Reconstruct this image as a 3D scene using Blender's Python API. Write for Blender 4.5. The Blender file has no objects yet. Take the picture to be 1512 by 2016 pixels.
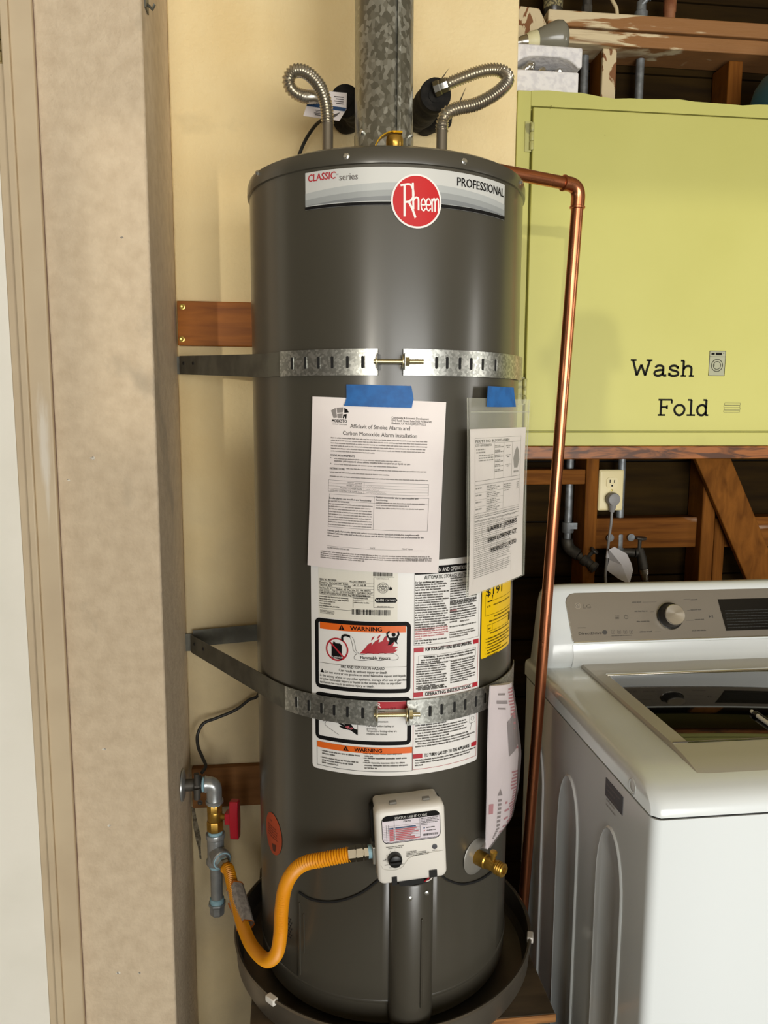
import bpy, math, random
from mathutils import Vector, Matrix, geometry
random.seed(7)
scene = bpy.context.scene
col = scene.collection
R_ = math.radians

# ------------------------------------------------------------------ camera
FPX = 1515.0
PITCH, YAW, ROLL = R_(7.6), R_(6.9), R_(0.25)
CAM = Vector((-0.177, -1.45, 1.56))
FW = Vector((math.sin(YAW) * math.cos(PITCH), math.cos(YAW) * math.cos(PITCH), -math.sin(PITCH)))
RT0 = Vector((math.cos(YAW), -math.sin(YAW), 0))
UP0 = RT0.cross(FW)
RT = RT0 * math.cos(ROLL) + UP0 * math.sin(ROLL)
UPV = UP0 * math.cos(ROLL) - RT0 * math.sin(ROLL)
cd = bpy.data.cameras.new('camera')
cam = bpy.data.objects.new('camera', cd)
col.objects.link(cam)
cam.matrix_world = Matrix(((RT.x, UPV.x, -FW.x, CAM.x), (RT.y, UPV.y, -FW.y, CAM.y), (RT.z, UPV.z, -FW.z, CAM.z), (0, 0, 0, 1)))
cd.sensor_fit = 'VERTICAL'
cd.sensor_height = 36.0
cd.lens = 36.0 * FPX / 2016.0
cd.clip_start = 0.02
scene.camera = cam

# ------------------------------------------------------------------ world, lights, exposure
w = bpy.data.worlds.new('sky')
scene.world = w
w.use_nodes = True
w.node_tree.nodes['Background'].inputs[0].default_value = (0.80, 0.90, 1.0, 1)
w.node_tree.nodes['Background'].inputs[1].default_value = 0.4
def area(name, loc, target, sx, sy, power, color, spread=180):
    l = bpy.data.lights.new(name, 'AREA')
    l.shape = 'RECTANGLE'; l.size = sx; l.size_y = sy; l.energy = power; l.color = color
    l.spread = R_(spread)
    o = bpy.data.objects.new(name, l); col.objects.link(o)
    o.location = loc
    o.rotation_euler = (Vector(target) - Vector(loc)).to_track_quat('-Z', 'Y').to_euler()
    return o
# daylight entering through the open garage door behind the camera
area('garage_door_daylight', (0.68, -4.45, 1.12), (0.45, 0, 1.15), 3.3, 1.95, 208, (1.0, 0.985, 0.945))
# low, nearly level sunbeam coming in under the raised door from behind on the left
sl_ = bpy.data.lights.new('low_sun', 'SUN'); sl_.energy = 0.66; sl_.angle = R_(0.9); sl_.color = (1.0, 0.94, 0.82)
so_ = bpy.data.objects.new('low_sun', sl_); col.objects.link(so_); so_.location = (-2, -6, 2.2)
so_.rotation_euler = Vector((0.312, 0.95, -0.017)).to_track_quat('-Z', 'Y').to_euler()
# added lamp on the right, makes the upright streak on the tank
area('tank_streak_lamp', (3.1, -1.25, 1.75), (0, -0.3, 1.7), 0.42, 0.8, 11, (1.0, 0.97, 0.9))
vs = scene.view_settings
vs.view_transform = 'Standard'
vs.look = 'None'
vs.exposure = -0.1
vs.gamma = 1.0
vs.use_curve_mapping = False

# ------------------------------------------------------------------ photograph pixel -> place
def ray(x, y):
    return FW * FPX + RT * (x - 756) - UPV * (y - 1008)
def onY(x, y, Y):
    d = ray(x, y); return CAM + d * ((Y - CAM.y) / d.y)
def onX(x, y, X):
    d = ray(x, y); return CAM + d * ((X - CAM.x) / d.x)
def onZ(x, y, Z):
    d = ray(x, y); return CAM + d * ((Z - CAM.z) / d.z)
def onPlane(x, y, p, n):
    d = ray(x, y); return CAM + d * ((Vector(p) - CAM).dot(n) / d.dot(n))
RT_TANK = 0.245
def PC(x, y, R=RT_TANK):
    """pixel -> (arc length at tank radius, height) on the tank's cylinder"""
    d = ray(x, y)
    a = d.x ** 2 + d.y ** 2; b = CAM.x * d.x + CAM.y * d.y; c = CAM.x ** 2 + CAM.y ** 2 - R * R
    D = max(b * b - a * c, 0)
    p = CAM + d * ((-b - math.sqrt(D)) / a)
    return math.atan2(p.x, -p.y) * RT_TANK, p.z

# ------------------------------------------------------------------ materials
def lin(c):
    if isinstance(c, str):
        c = tuple(int(c[i:i + 2], 16) / 255 for i in (1, 3, 5))
    return tuple((v / 12.92 if v <= 0.04045 else ((v + 0.055) / 1.055) ** 2.4) for v in c[:3]) + (1,)
MATS = {}
def mat(name, color, rough=0.5, metal=0.0, color2=None, noise=(6, 0.45, 0.62), stretch=(1, 1, 1), detail=6, dist=0.0,
        bump=None, coat=0.0, spec=None, alpha=1.0, rvar=0.0, color3=None, noise3=(2, 0.55, 0.75), voronoi=False, aniso=0, gradx=None, coatr=.08, grime_shade=None):
    """principled material; color2 mixed in by noise (scale, lo, hi), color3 by a second noise"""
    if name in MATS: return MATS[name]
    m = bpy.data.materials.new(name); MATS[name] = m
    m.use_nodes = True
    nt = m.node_tree; N = nt.nodes; L = nt.links
    p = N['Principled BSDF']
    p.inputs['Roughness'].default_value = rough
    p.inputs['Metallic'].default_value = metal
    p.inputs['Base Color'].default_value = lin(color)
    m.diffuse_color = lin(color)
    if coat:
        p.inputs['Coat Weight'].default_value = coat; p.inputs['Coat Roughness'].default_value = coatr
    if spec is not None: p.inputs['Specular IOR Level'].default_value = spec
    if alpha < 1: p.inputs['Alpha'].default_value = alpha
    if aniso: p.inputs['Anisotropic'].default_value = aniso
    tc = None
    def coords(st):
        nonlocal tc
        if tc is None: tc = N.new('ShaderNodeTexCoord')
        mp = N.new('ShaderNodeMapping'); mp.inputs['Scale'].default_value = st
        L.new(tc.outputs['Object'], mp.inputs['Vector']); return mp.outputs['Vector']
    def nz(scale, st, dt, ds):
        n = N.new('ShaderNodeTexNoise'); n.inputs['Scale'].default_value = scale
        n.inputs['Detail'].default_value = dt; n.inputs['Distortion'].default_value = ds
        L.new(coords(st), n.inputs['Vector']); return n.outputs['Fac']
    def ramp(src, lo, hi):
        r = N.new('ShaderNodeMapRange'); r.inputs['From Min'].default_value = lo; r.inputs['From Max'].default_value = hi
        r.clamp = True
        L.new(src, r.inputs['Value']); return r.outputs['Result']
    cur = None
    if color2 is not None:
        if voronoi:
            v = N.new('ShaderNodeTexVoronoi'); v.inputs['Scale'].default_value = noise[0]
            L.new(coords(stretch), v.inputs['Vector'])
            sp = N.new('ShaderNodeSeparateColor'); L.new(v.outputs['Color'], sp.inputs['Color'])
            f = ramp(sp.outputs['Red'], noise[1], noise[2])
        else:
            src = nz(noise[0], stretch, detail, dist)
            if gradx:      # the wear grows along X: (from, to, amount)
                g0 = N.new('ShaderNodeSeparateXYZ'); coords((1, 1, 1)); L.new(tc.outputs['Object'], g0.inputs[0])
                g1 = N.new('ShaderNodeMapRange'); g1.inputs['From Min'].default_value = gradx[0]; g1.inputs['From Max'].default_value = gradx[1]; g1.inputs['To Max'].default_value = gradx[2]
                L.new(g0.outputs['X'], g1.inputs['Value'])
                g2 = N.new('ShaderNodeMath'); L.new(src, g2.inputs[0]); L.new(g1.outputs['Result'], g2.inputs[1]); src = g2.outputs[0]
            f = ramp(src, noise[1], noise[2])
        mx = N.new('ShaderNodeMix'); mx.data_type = 'RGBA'
        L.new(f, mx.inputs['Factor']); mx.inputs['A'].default_value = lin(color); mx.inputs['B'].default_value = lin(color2)
        cur = mx.outputs['Result']
        if rvar:
            rr = N.new('ShaderNodeMapRange'); rr.inputs['To Min'].default_value = rough - rvar; rr.inputs['To Max'].default_value = rough + rvar
            L.new(f, rr.inputs['Value']); L.new(rr.outputs['Result'], p.inputs['Roughness'])
    if color3 is not None:
        f3 = ramp(nz(noise3[0], noise3[3] if len(noise3) > 3 else (1, 1, 1), 8, 0.3), noise3[1], noise3[2])
        mx = N.new('ShaderNodeMix'); mx.data_type = 'RGBA'
        L.new(f3, mx.inputs['Factor'])
        if cur is not None: L.new(cur, mx.inputs['A'])
        else: mx.inputs['A'].default_value = lin(color)
        mx.inputs['B'].default_value = lin(color3)
        cur = mx.outputs['Result']
    if grime_shade:      # wall dirt plus painted-in shade, growing downwards: (colour, z full, z none)
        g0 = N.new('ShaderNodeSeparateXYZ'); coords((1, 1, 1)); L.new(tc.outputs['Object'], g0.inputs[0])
        g1 = N.new('ShaderNodeMapRange'); g1.inputs['From Min'].default_value = grime_shade[2]; g1.inputs['From Max'].default_value = grime_shade[1]; g1.inputs['To Max'].default_value = .62
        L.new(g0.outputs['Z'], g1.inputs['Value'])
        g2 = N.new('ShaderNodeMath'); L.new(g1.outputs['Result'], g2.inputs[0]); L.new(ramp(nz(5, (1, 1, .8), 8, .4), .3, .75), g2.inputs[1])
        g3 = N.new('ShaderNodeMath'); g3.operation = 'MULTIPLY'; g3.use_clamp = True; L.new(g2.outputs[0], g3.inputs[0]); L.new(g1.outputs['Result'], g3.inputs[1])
        mx = N.new('ShaderNodeMix'); mx.data_type = 'RGBA'; L.new(g3.outputs[0], mx.inputs['Factor']); mx.inputs['B'].default_value = lin(grime_shade[0])
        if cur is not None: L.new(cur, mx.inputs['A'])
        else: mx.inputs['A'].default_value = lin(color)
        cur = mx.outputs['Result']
    if cur is not None: L.new(cur, p.inputs['Base Color'])
    if bump:
        b = N.new('ShaderNodeBump'); b.inputs['Strength'].default_value = bump[1]; b.inputs['Distance'].default_value = bump[2] if len(bump) > 2 else 0.002
        L.new(nz(bump[0], bump[3] if len(bump) > 3 else (1, 1, 1), 5, 0), b.inputs['Height']); L.new(b.outputs['Normal'], p.inputs['Normal'])
    return m

def clear_plastic(name, tint, amount, rough=0.12):
    """thin transparent film: mostly clear, with a sheen and a little haze"""
    m = bpy.data.materials.new(name); MATS[name] = m; m.use_nodes = True
    nt = m.node_tree; N = nt.nodes; L = nt.links
    p = N['Principled BSDF']; p.inputs['Base Color'].default_value = lin(tint); p.inputs['Roughness'].default_value = rough
    t = N.new('ShaderNodeBsdfTransparent')
    mx = N.new('ShaderNodeMixShader'); mx.inputs['Fac'].default_value = amount
    L.new(t.outputs[0], mx.inputs[1]); L.new(p.outputs[0], mx.inputs[2])
    L.new(mx.outputs[0], N['Material Output'].inputs['Surface'])
    n = N.new('ShaderNodeTexNoise'); n.inputs['Scale'].default_value = 28; tc = N.new('ShaderNodeTexCoord')
    mp = N.new('ShaderNodeMapping'); mp.inputs['Scale'].default_value = (1, 1, 0.25)
    L.new(tc.outputs['Object'], mp.inputs['Vector']); L.new(mp.outputs['Vector'], n.inputs['Vector'])
    b = N.new('ShaderNodeBump'); b.inputs['Strength'].default_value = 0.5; b.inputs['Distance'].default_value = 0.004
    L.new(n.outputs['Fac'], b.inputs['Height']); L.new(b.outputs['Normal'], p.inputs['Normal'])
    return m

# ------------------------------------------------------------------ mesh helpers
def catmull(pts, n=8, closed=False):
    pts = [Vector(p) for p in pts]; out = []
    k = len(pts)
    rng = range(k) if closed else range(k - 1)
    for i in rng:
        if closed: p0, p1, p2, p3 = pts[i - 1], pts[i], pts[(i + 1) % k], pts[(i + 2) % k]
        else:
            p1, p2 = pts[i], pts[i + 1]
            p0 = pts[i - 1] if i else p1 * 2 - p2
            p3 = pts[i + 2] if i + 2 < k else p2 * 2 - p1
        for j in range(n):
            t = j / n
            out.append(0.5 * ((2 * p1) + (p2 - p0) * t + (2 * p0 - 5 * p1 + 4 * p2 - p3) * t * t + (3 * p1 - p0 - 3 * p2 + p3) * t ** 3))
    if not closed: out.append(pts[-1].copy())
    return out
def resample(path, ds):
    out = [path[0].copy()]; acc = 0.0
    for a, b in zip(path[:-1], path[1:]):
        seg = (b - a).length
        if seg < 1e-9: continue
        d = ds - acc
        while d <= seg:
            out.append(a.lerp(b, d / seg)); d += ds
        acc = seg - (d - ds)
    out.append(path[-1].copy())
    return out
def basis(axis):
    a = Vector(axis).normalized()
    t = Vector((0, 0, 1)) if abs(a.z) < 0.9 else Vector((1, 0, 0))
    u = t.cross(a).normalized(); v = a.cross(u)
    return u, v, a
class MB:
    def __init__(self): self.v = []; self.f = []
    def add(self, vs, fs):
        b = len(self.v); self.v += [tuple(p) for p in vs]; self.f += [tuple(b + i for i in f) for f in fs]; return self
    def box(self, x0, x1, y0, y1, z0, z1):
        return self.add([(x0, y0, z0), (x1, y0, z0), (x1, y1, z0), (x0, y1, z0), (x0, y0, z1), (x1, y0, z1), (x1, y1, z1), (x0, y1, z1)],
                        [(0, 3, 2, 1), (4, 5, 6, 7), (0, 1, 5, 4), (1, 2, 6, 5), (2, 3, 7, 6), (3, 0, 4, 7)])
    def hexa(self, p8):
        return self.add(p8, [(0, 3, 2, 1), (4, 5, 6, 7), (0, 1, 5, 4), (1, 2, 6, 5), (2, 3, 7, 6), (3, 0, 4, 7)])
    def obox(self, c, u, v, n, su, sv, sn):
        c, u, v, n = Vector(c), Vector(u), Vector(v), Vector(n)
        P = []
        for k in (-1, 1):
            for a, b in ((-1, -1), (1, -1), (1, 1), (-1, 1)):
                P.append(c + u * a * su / 2 + v * b * sv / 2 + n * k * sn / 2)
        return self.hexa(P)
    def tube(self, path, r, seg=14, cap=True):
        path = [Vector(p) for p in path]
        n = len(path); rs = r if isinstance(r, (list, tuple)) else [r] * n
        t0 = (path[1] - path[0]).normalized(); u, v, _ = basis(t0)
        rings = []; b = len(self.v)
        for i, p in enumerate(path):
            t = (path[min(i + 1, n - 1)] - path[max(i - 1, 0)]).normalized()
            if i:
                ax = t0.cross(t)
                if ax.length > 1e-7:
                    q = Matrix.Rotation(t0.angle(t), 3, ax.normalized()); u = q @ u
                u = (u - t * u.dot(t)).normalized()
            v = t.cross(u); t0 = t
            for k in range(seg):
                a = 2 * math.pi * k / seg
                self.v.append(tuple(p + (u * math.cos(a) + v * math.sin(a)) * rs[i]))
        for i in range(n - 1):
            for k in range(seg):
                k2 = (k + 1) % seg
                self.f.append((b + i * seg + k, b + i * seg + k2, b + (i + 1) * seg + k2, b + (i + 1) * seg + k))
        if cap:
            self.f.append(tuple(b + k for k in reversed(range(seg)))); self.f.append(tuple(b + (n - 1) * seg + k for k in range(seg)))
        return self
    def lathe(self, prof, o, axis, seg=32, cap=True, phase=0.0):
        """prof: (radius, distance along the axis)"""
        u, v, a = basis(axis); o = Vector(o); b = len(self.v); n = len(prof)
        for r, h in prof:
            for k in range(seg):
                t = 2 * math.pi * k / seg + phase
                self.v.append(tuple(o + a * h + (u * math.cos(t) + v * math.sin(t)) * max(r, 1e-5)))
        for i in range(n - 1):
            for k in range(seg):
                k2 = (k + 1) % seg
                self.f.append((b + i * seg + k, b + i * seg + k2, b + (i + 1) * seg + k2, b + (i + 1) * seg + k))
        if cap:
            if prof[0][0] > 1e-4: self.f.append(tuple(b + k for k in reversed(range(seg))))
            if prof[-1][0] > 1e-4: self.f.append(tuple(b + (n - 1) * seg + k for k in range(seg)))
        return self
    def loft(self, rings, cap=True, closed=True):
        b = len(self.v); n = len(rings[0])
        for r in rings: self.v += [tuple(p) for p in r]
        for i in range(len(rings) - 1):
            for k in range(n if closed else n - 1):
                k2 = (k + 1) % n
                self.f.append((b + i * n + k, b + i * n + k2, b + (i + 1) * n + k2, b + (i + 1) * n + k))
        if cap:
            self.f.append(tuple(b + k for k in reversed(range(n)))); self.f.append(tuple(b + (len(rings) - 1) * n + k for k in range(n)))
        return self
    def prism(self, poly, o, u, v, n, depth):
        o, u, v, n = Vector(o), Vector(u), Vector(v), Vector(n)
        a = [o + u * p[0] + v * p[1] for p in poly]
        return self.loft([a, [q + n * depth for q in a]])
    def sheet(self, fn, nu, nv, thick=None):
        """fn(s,t) -> point, s,t in 0..1; thick: function (s,t)-> back point"""
        b = len(self.v)
        for j in range(nv + 1):
            for i in range(nu + 1): self.v.append(tuple(fn(i / nu, j / nv)))
        W = nu + 1
        for j in range(nv):
            for i in range(nu): self.f.append((b + j * W + i, b + j * W + i + 1, b + (j + 1) * W + i + 1, b + (j + 1) * W + i))
        if thick:
            c = len(self.v)
            for j in range(nv + 1):
                for i in range(nu + 1): self.v.append(tuple(thick(i / nu, j / nv)))
            for j in range(nv):
                for i in range(nu): self.f.append((c + j * W + i, c + (j + 1) * W + i, c + (j + 1) * W + i + 1, c + j * W + i + 1))
            rim = [j * W for j in range(nv + 1)] + [nv * W + i for i in range(1, nu + 1)] + [j * W + nu for j in range(nv - 1, -1, -1)] + [i for i in range(nu - 1, 0, -1)]
            for q in range(len(rim)):
                r2 = rim[(q + 1) % len(rim)]
                self.f.append((b + rim[q], b + r2, c + r2, c + rim[q]))
        return self
    def build(self, name, m, parent=None, smooth=40, bevel=0, seg=2):
        me = bpy.data.meshes.new(name); me.from_pydata(self.v, [], self.f); me.update()
        me.materials.append(MATS[m] if isinstance(m, str) else m)
        if smooth:
            me.polygons.foreach_set('use_smooth', [True] * len(me.polygons)); me.set_sharp_from_angle(angle=R_(smooth))
        o = bpy.data.objects.new(name, me); col.objects.link(o)
        if bevel:
            b = o.modifiers.new('bevel', 'BEVEL'); b.width = bevel; b.segments = seg; b.limit_method = 'ANGLE'; b.angle_limit = R_(35)
            b.harden_normals = False
        if parent is not None: adopt(o, parent)
        return o
def adopt(o, parent):
    o.parent = parent
    o.matrix_parent_inverse = Matrix.Translation(-parent.location)
def thing(name, label, cat, loc=(0, 0, 0), group=None):
    o = bpy.data.objects.new(name, None); col.objects.link(o)
    o.location = loc; o.empty_display_size = 0.05
    return tag(o, label, cat, group)
def tag(o, label, cat, group=None):
    o['label'] = label; o['category'] = cat
    if group: o['group'] = group
    return o
def struct(o, label=None):
    o['kind'] = 'structure'
    if label: o['label'] = label
    return o
def rrect(x0, x1, y0, y1, z, r, k=5):
    P = []
    for cx, cy, a0 in ((x1 - r, y1 - r, 0), (x0 + r, y1 - r, 90), (x0 + r, y0 + r, 180), (x1 - r, y0 + r, 270)):
        for i in range(k + 1):
            a = R_(a0 + 90 * i / k); P.append(Vector((cx + r * math.cos(a), cy + r * math.sin(a), z)))
    return P
def copy_tree(o, parent=None):
    c = o.copy(); col.objects.link(c)
    if parent is not None: c.parent = parent
    for ch in list(o.children): copy_tree(ch, c)
    return c

# ------------------------------------------------------------------ flat print: lettering and marks laid on a surface
_cap = None
def text_tris(s, bold=0.0, spacing=1.0):
    global _cap
    cu = bpy.data.curves.new('lettering', 'FONT'); cu.body = s; cu.size = 1; cu.resolution_u = 2
    cu.offset = bold; cu.space_character = spacing
    o = bpy.data.objects.new('lettering', cu)
    me = o.to_mesh()
    V = [(v.co.x, v.co.y) for v in me.vertices]; F = [tuple(p.vertices) for p in me.polygons]
    o.to_mesh_clear(); bpy.data.objects.remove(o); bpy.data.curves.remove(cu)
    return V, F
class Print:
    """surf(u, v, n) -> point; everything drawn at height n over the surface"""
    def __init__(self, surf, n, step=0.009): self.s = surf; self.n = n; self.mb = MB(); self.step = step
    def tri(self, a, b, c, d=0):
        w = max(a[0], b[0], c[0]) - min(a[0], b[0], c[0])
        if w > self.step and d < 9:
            e = sorted(((abs(p[0] - q[0]), p, q, r) for p, q, r in ((a, b, c), (b, c, a), (c, a, b))), key=lambda t: -t[0])[0]
            _, p, q, r = e; m = ((p[0] + q[0]) / 2, (p[1] + q[1]) / 2)
            self.tri(p, m, r, d + 1); self.tri(m, q, r, d + 1); return
        if (b[0] - a[0]) * (c[1] - a[1]) - (c[0] - a[0]) * (b[1] - a[1]) < 0: b, c = c, b
        self.mb.add([self.s(x, y, self.n) for x, y in (a, b, c)], [(0, 1, 2)])
    def rect(self, u0, v0, u1, v1):
        k = max(1, int(math.ceil(abs(u1 - u0) / self.step)))
        P = []
        for i in range(k + 1):
            u = u0 + (u1 - u0) * i / k
            P += [self.s(u, v0, self.n), self.s(u, v1, self.n)]
        self.mb.add(P, [(2 * i, 2 * i + 2, 2 * i + 3, 2 * i + 1) for i in range(k)]); return self
    def poly(self, pts):
        T = geometry.tessellate_polygon([[Vector((p[0], p[1], 0)) for p in pts]])
        for t in T: self.tri(*[tuple(pts[i][:2]) for i in t])
        return self
    def ell(self, u, v, ru, rv=None, n=28, r0=0.0):
        rv = rv or ru; k = max(1, int(math.ceil(ru * (1 - r0) / self.step)))
        for j in range(k):
            a, b = r0 + (1 - r0) * j / k, r0 + (1 - r0) * (j + 1) / k
            for i in range(n):
                t0, t1 = 2 * math.pi * i / n, 2 * math.pi * (i + 1) / n
                q = [(u + ru * r * math.cos(t), v + rv * r * math.sin(t)) for r, t in ((a, t0), (b, t0), (b, t1), (a, t1))]
                self.mb.add([self.s(x, y, self.n) for x, y in q], [(0, 1, 2, 3)])
        return self
    def frame(self, u0, v0, u1, v1, t, r=0.0, ri=0.0):
        def o(a0, b0, a1, b1, rad):
            P = []
            nx = max(1, int(abs(u1 - u0) / self.step)); cs = 5
            for (cx, cy, ang, kk, ex, ey) in ((a1 - rad, b1 - rad, 0, nx, a0 + rad, b1), (a0 + rad, b1 - rad, 90, 3, a0, b0 + rad), (a0 + rad, b0 + rad, 180, nx, a1 - rad, b0), (a1 - rad, b0 + rad, 270, 3, a1, b1 - rad)):
                for i in range(cs + 1):
                    a = R_(ang + 90 * i / cs); P.append((cx + rad * math.cos(a), cy + rad * math.sin(a)))
                l = P[-1]
                for i in range(1, kk): P.append((l[0] + (ex - l[0]) * i / kk, l[1] + (ey - l[1]) * i / kk))
            return P
        A = o(u0, v0, u1, v1, r); B = o(u0 + t, v0 + t, u1 - t, v1 - t, ri); k = len(A)
        self.mb.add([self.s(x, y, self.n) for x, y in A + B], [(i, (i + 1) % k, k + (i + 1) % k, k + i) for i in range(k)]); return self
    def stroke(self, pts, wd, closed=False, smooth=0):
        if smooth: pts = [(p.x, p.y) for p in catmull([(a, b, 0) for a, b in pts], smooth, closed)]
        P = [Vector(p) for p in pts]; n = len(P); Lf = []; Rg = []
        for i in range(n):
            a = P[i - 1] if (i or closed) else P[i]; b = P[(i + 1) % n] if (i < n - 1 or closed) else P[i]
            t = (b - a); t = t.normalized() if t.length > 0 else Vector((1, 0)); m = Vector((-t.y, t.x)) * wd / 2
            Lf.append(P[i] + m); Rg.append(P[i] - m)
        for i in range(n if closed else n - 1):
            j = (i + 1) % n
            self.tri(tuple(Rg[i]), tuple(Rg[j]), tuple(Lf[j])); self.tri(tuple(Rg[i]), tuple(Lf[j]), tuple(Lf[i]))
        return self
    def line(self, a, b, wd): return self.stroke([a, b], wd)
    def text(self, s, u, v, h, width=None, align='l', bold=0.0, shear=0.0, rot=0.0, spacing=1.0):
        V, F = text_tris(s, 0.0, spacing)
        if not V: return self
        k = h / 0.69
        x0 = min(p[0] for p in V); x1 = max(p[0] for p in V)
        kx = width / (x1 - x0) if width else k
        W = (x1 - x0) * kx; off = {'l': 0, 'c': -W / 2, 'r': -W}[align]
        c, sn = math.cos(rot), math.sin(rot)
        for sx, sy in (((-1, 0), (1, 0), (0, .5), (0, -.5)) if bold else ((0, 0),)):
            P = []
            for x, y in V:
                a = (x - x0) * kx + off + shear * y * k + sx * bold * k; b = y * k + sy * bold * k
                P.append(self.s(u + a * c - b * sn, v + a * sn + b * c, self.n))
            self.mb.add(P, F)
        return self
    def words(self, u0, u1, v, h, fill=1.0, seed=None):
        """one line of print too small to read in the photograph"""
        rg = random.Random(seed if seed is not None else int(abs(u0 * 7919 + v * 104729) * 1000))
        x = u0; e = u0 + (u1 - u0) * fill; s = h * .17; xh = h * .70
        q = lambda a, b, c, d: self.mb.add([self.s(a, b, self.n), self.s(c, b, self.n), self.s(c, d, self.n), self.s(a, d, self.n)], [(0, 1, 2, 3)])
        while x < e - h:
            for _ in range(rg.choice((2, 3, 4, 4, 5, 6, 7, 8))):
                k = rg.random(); top = h if k > .78 else xh; bot = -h * .22 if .70 < k < .78 else 0
                if k < .12: q(x, v, x + s, v + top); x += s + h * .16; continue
                q(x, v + bot, x + s, v + top); q(x + h * .36, v, x + h * .36 + s, v + xh)
                y = xh - s if k < .45 else (0 if k < .7 else xh * .42)
                q(x + s, v + y, x + h * .36, v + y + s * .9)
                if rg.random() < .5: q(x + s, v + xh - s, x + h * .36, v + xh)
                x += h * .36 + s + h * .15
                if x > e: break
            x += h * .34
        return self
    def para(self, u0, u1, vtop, lines, pitch, h, last=0.6, fills=None):
        for i in range(lines):
            f = last if i == lines - 1 else (0.9 + 0.1 * ((i * 37) % 10) / 10)
            self.words(u0, u1, vtop - (i + 1) * pitch, h, f)
        return self
    def barcode(self, u0, v0, u1, v1, seed=1):
        rg = random.Random(seed); x = u0; W = (u1 - u0)
        while x < u1 - W * .01:
            b = rg.choice((.008, .014, .022)) * W; self.rect(x, v0, min(x + b, u1), v1); x += b + rg.choice((.008, .014, .02)) * W
        return self
    def build(self, name, m, parent, stuff=False):
        if not self.mb.v: return None
        o = self.mb.build(name, m, parent, smooth=0)
        if stuff: o['kind'] = 'stuff'
        return o
def cyl_surf(u, v, n):
    t = u / RT_TANK; r = RT_TANK + n
    return (r * math.sin(t), -r * math.cos(t), v)
def plane_surf(o, U, V, Nn):
    o, U, V, Nn = Vector(o), Vector(U), Vector(V), Vector(Nn)
    return lambda u, v, n: o + U * u + V * v + Nn * n
def cyl_label(name, m, parent, u0, v0, u1, v1, n, corner=0.0, thick=0.0004, step=0.006):
    """a thin sticker bent round the tank, corners rounded"""
    k = max(2, int(abs(u1 - u0) / step)); mb = MB()
    us = sorted(set([u0 + (u1 - u0) * i / k for i in range(k + 1)] + ([u0 + corner * t for t in (.1, .3, .6, 1)] + [u1 - corner * t for t in (.1, .3, .6, 1)] if corner else [])))
    def zr(u):
        d = min(u - u0, u1 - u)
        if corner and d < corner:
            q = corner - math.sqrt(max(corner ** 2 - (corner - d) ** 2, 0)); return v0 + q, v1 - q
        return v0, v1
    top = []; bot = []
    for u in us:
        a, b = zr(u); top += [cyl_surf(u, a, n), cyl_surf(u, b, n)]; bot += [cyl_surf(u, a, n - thick), cyl_surf(u, b, n - thick)]
    K = len(us); f = []
    for i in range(K - 1):
        f.append((2 * i, 2 * i + 2, 2 * i + 3, 2 * i + 1))
        f.append((2 * K + 2 * i, 2 * i + 2 * K + 1, 2 * K + 2 * i + 3, 2 * K + 2 * i + 2))
        f.append((2 * i, 2 * K + 2 * i, 2 * K + 2 * i + 2, 2 * i + 2)); f.append((2 * i + 1, 2 * i + 3, 2 * K + 2 * i + 3, 2 * K + 2 * i + 1))
    f.append((0, 1, 2 * K + 1, 2 * K)); f.append((2 * K - 2, 4 * K - 2, 4 * K - 1, 2 * K - 1))
    mb.add(top + bot, f)
    return mb.build(name, m, parent, smooth=40)

# ------------------------------------------------------------------ the materials of the place
mat('wall_pink', '#dac7aa', .85, color2='#cdb99c', noise=(38, .36, .68), color3='#a89b86', noise3=(6, .62, .8), bump=(130, .55, .004))
mat('wall_cream', '#f6e0ac', .8, color2='#eed49c', noise=(4, .4, .65), color3='#a89a7a', noise3=(3.1, .6, .82), bump=(90, .6, .004), grime_shade=('#a2967f', .6, 1.95))
mat('trim_paint', '#d2bf9f', .5, color2='#c7b394', noise=(7, .4, .7), color3='#e2d8c6', noise3=(6, .62, .68, (3, 3, .35)))
mat('door_paint', '#fbf7ea', .45, color2='#f4f0e2', noise=(5, .45, .7), color3='#a9a69b', noise3=(9, .75, .80, (1, 1, 2)))
mat('caulk', '#8d7566', .8)
mat('ceiling_paint', '#b8a888', .9, color2='#a8987a')
mat('garage_wall', '#44382a', .9, color2='#382d21', noise=(2, .4, .6))
mat('concrete', '#75726a', .9, spec=.15, color2='#77746c', noise=(3, .4, .65), bump=(60, .2, .002))
mat('plywood', '#5d4d37', .8, color2='#413525', noise=(6, .35, .65), stretch=(1, 5, 1), color3='#8a7a60', noise3=(14, .6, .75))
mat('ply_edge', '#a8743f', .8, color2='#7a4f28', noise=(30, .4, .6), stretch=(.3, .3, 8))
mat('board_wood', '#ab6416', .5, color2='#874a0c', noise=(7, .35, .7), stretch=(1, 1, 9), dist=.6, spec=.25)
mat('board_old', '#855a30', .65, color2='#6b4522', noise=(7, .35, .7), stretch=(1, 1, 8), spec=.2)
mat('framing', '#84511c', .75, spec=.12, color2='#61370f', noise=(9, .35, .7), stretch=(7, 2, .5), dist=.5, color3='#4a3020', noise3=(5, .6, .75), bump=(50, .3, .002, (5, 2, .4)))
mat('framing_h', '#85521f', .75, spec=.12, color2='#5c3410', noise=(7, .35, .7), stretch=(.6, 2, 9), dist=.6, color3='#a08672', noise3=(6, .62, .7, (.6, 1, 4)), bump=(50, .3, .002, (.4, 2, 5)))
mat('ledger_wood', '#9a5a22', .45, color2='#4f2a0c', noise=(6, .42, .62), stretch=(1.1, 2, 7), dist=2.6, detail=3)
mat('sheathing', '#33250f', .9, spec=.05, color2='#1f160c', noise=(5, .35, .7), stretch=(.6, 2, 6), bump=(40, .3, .002))
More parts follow.
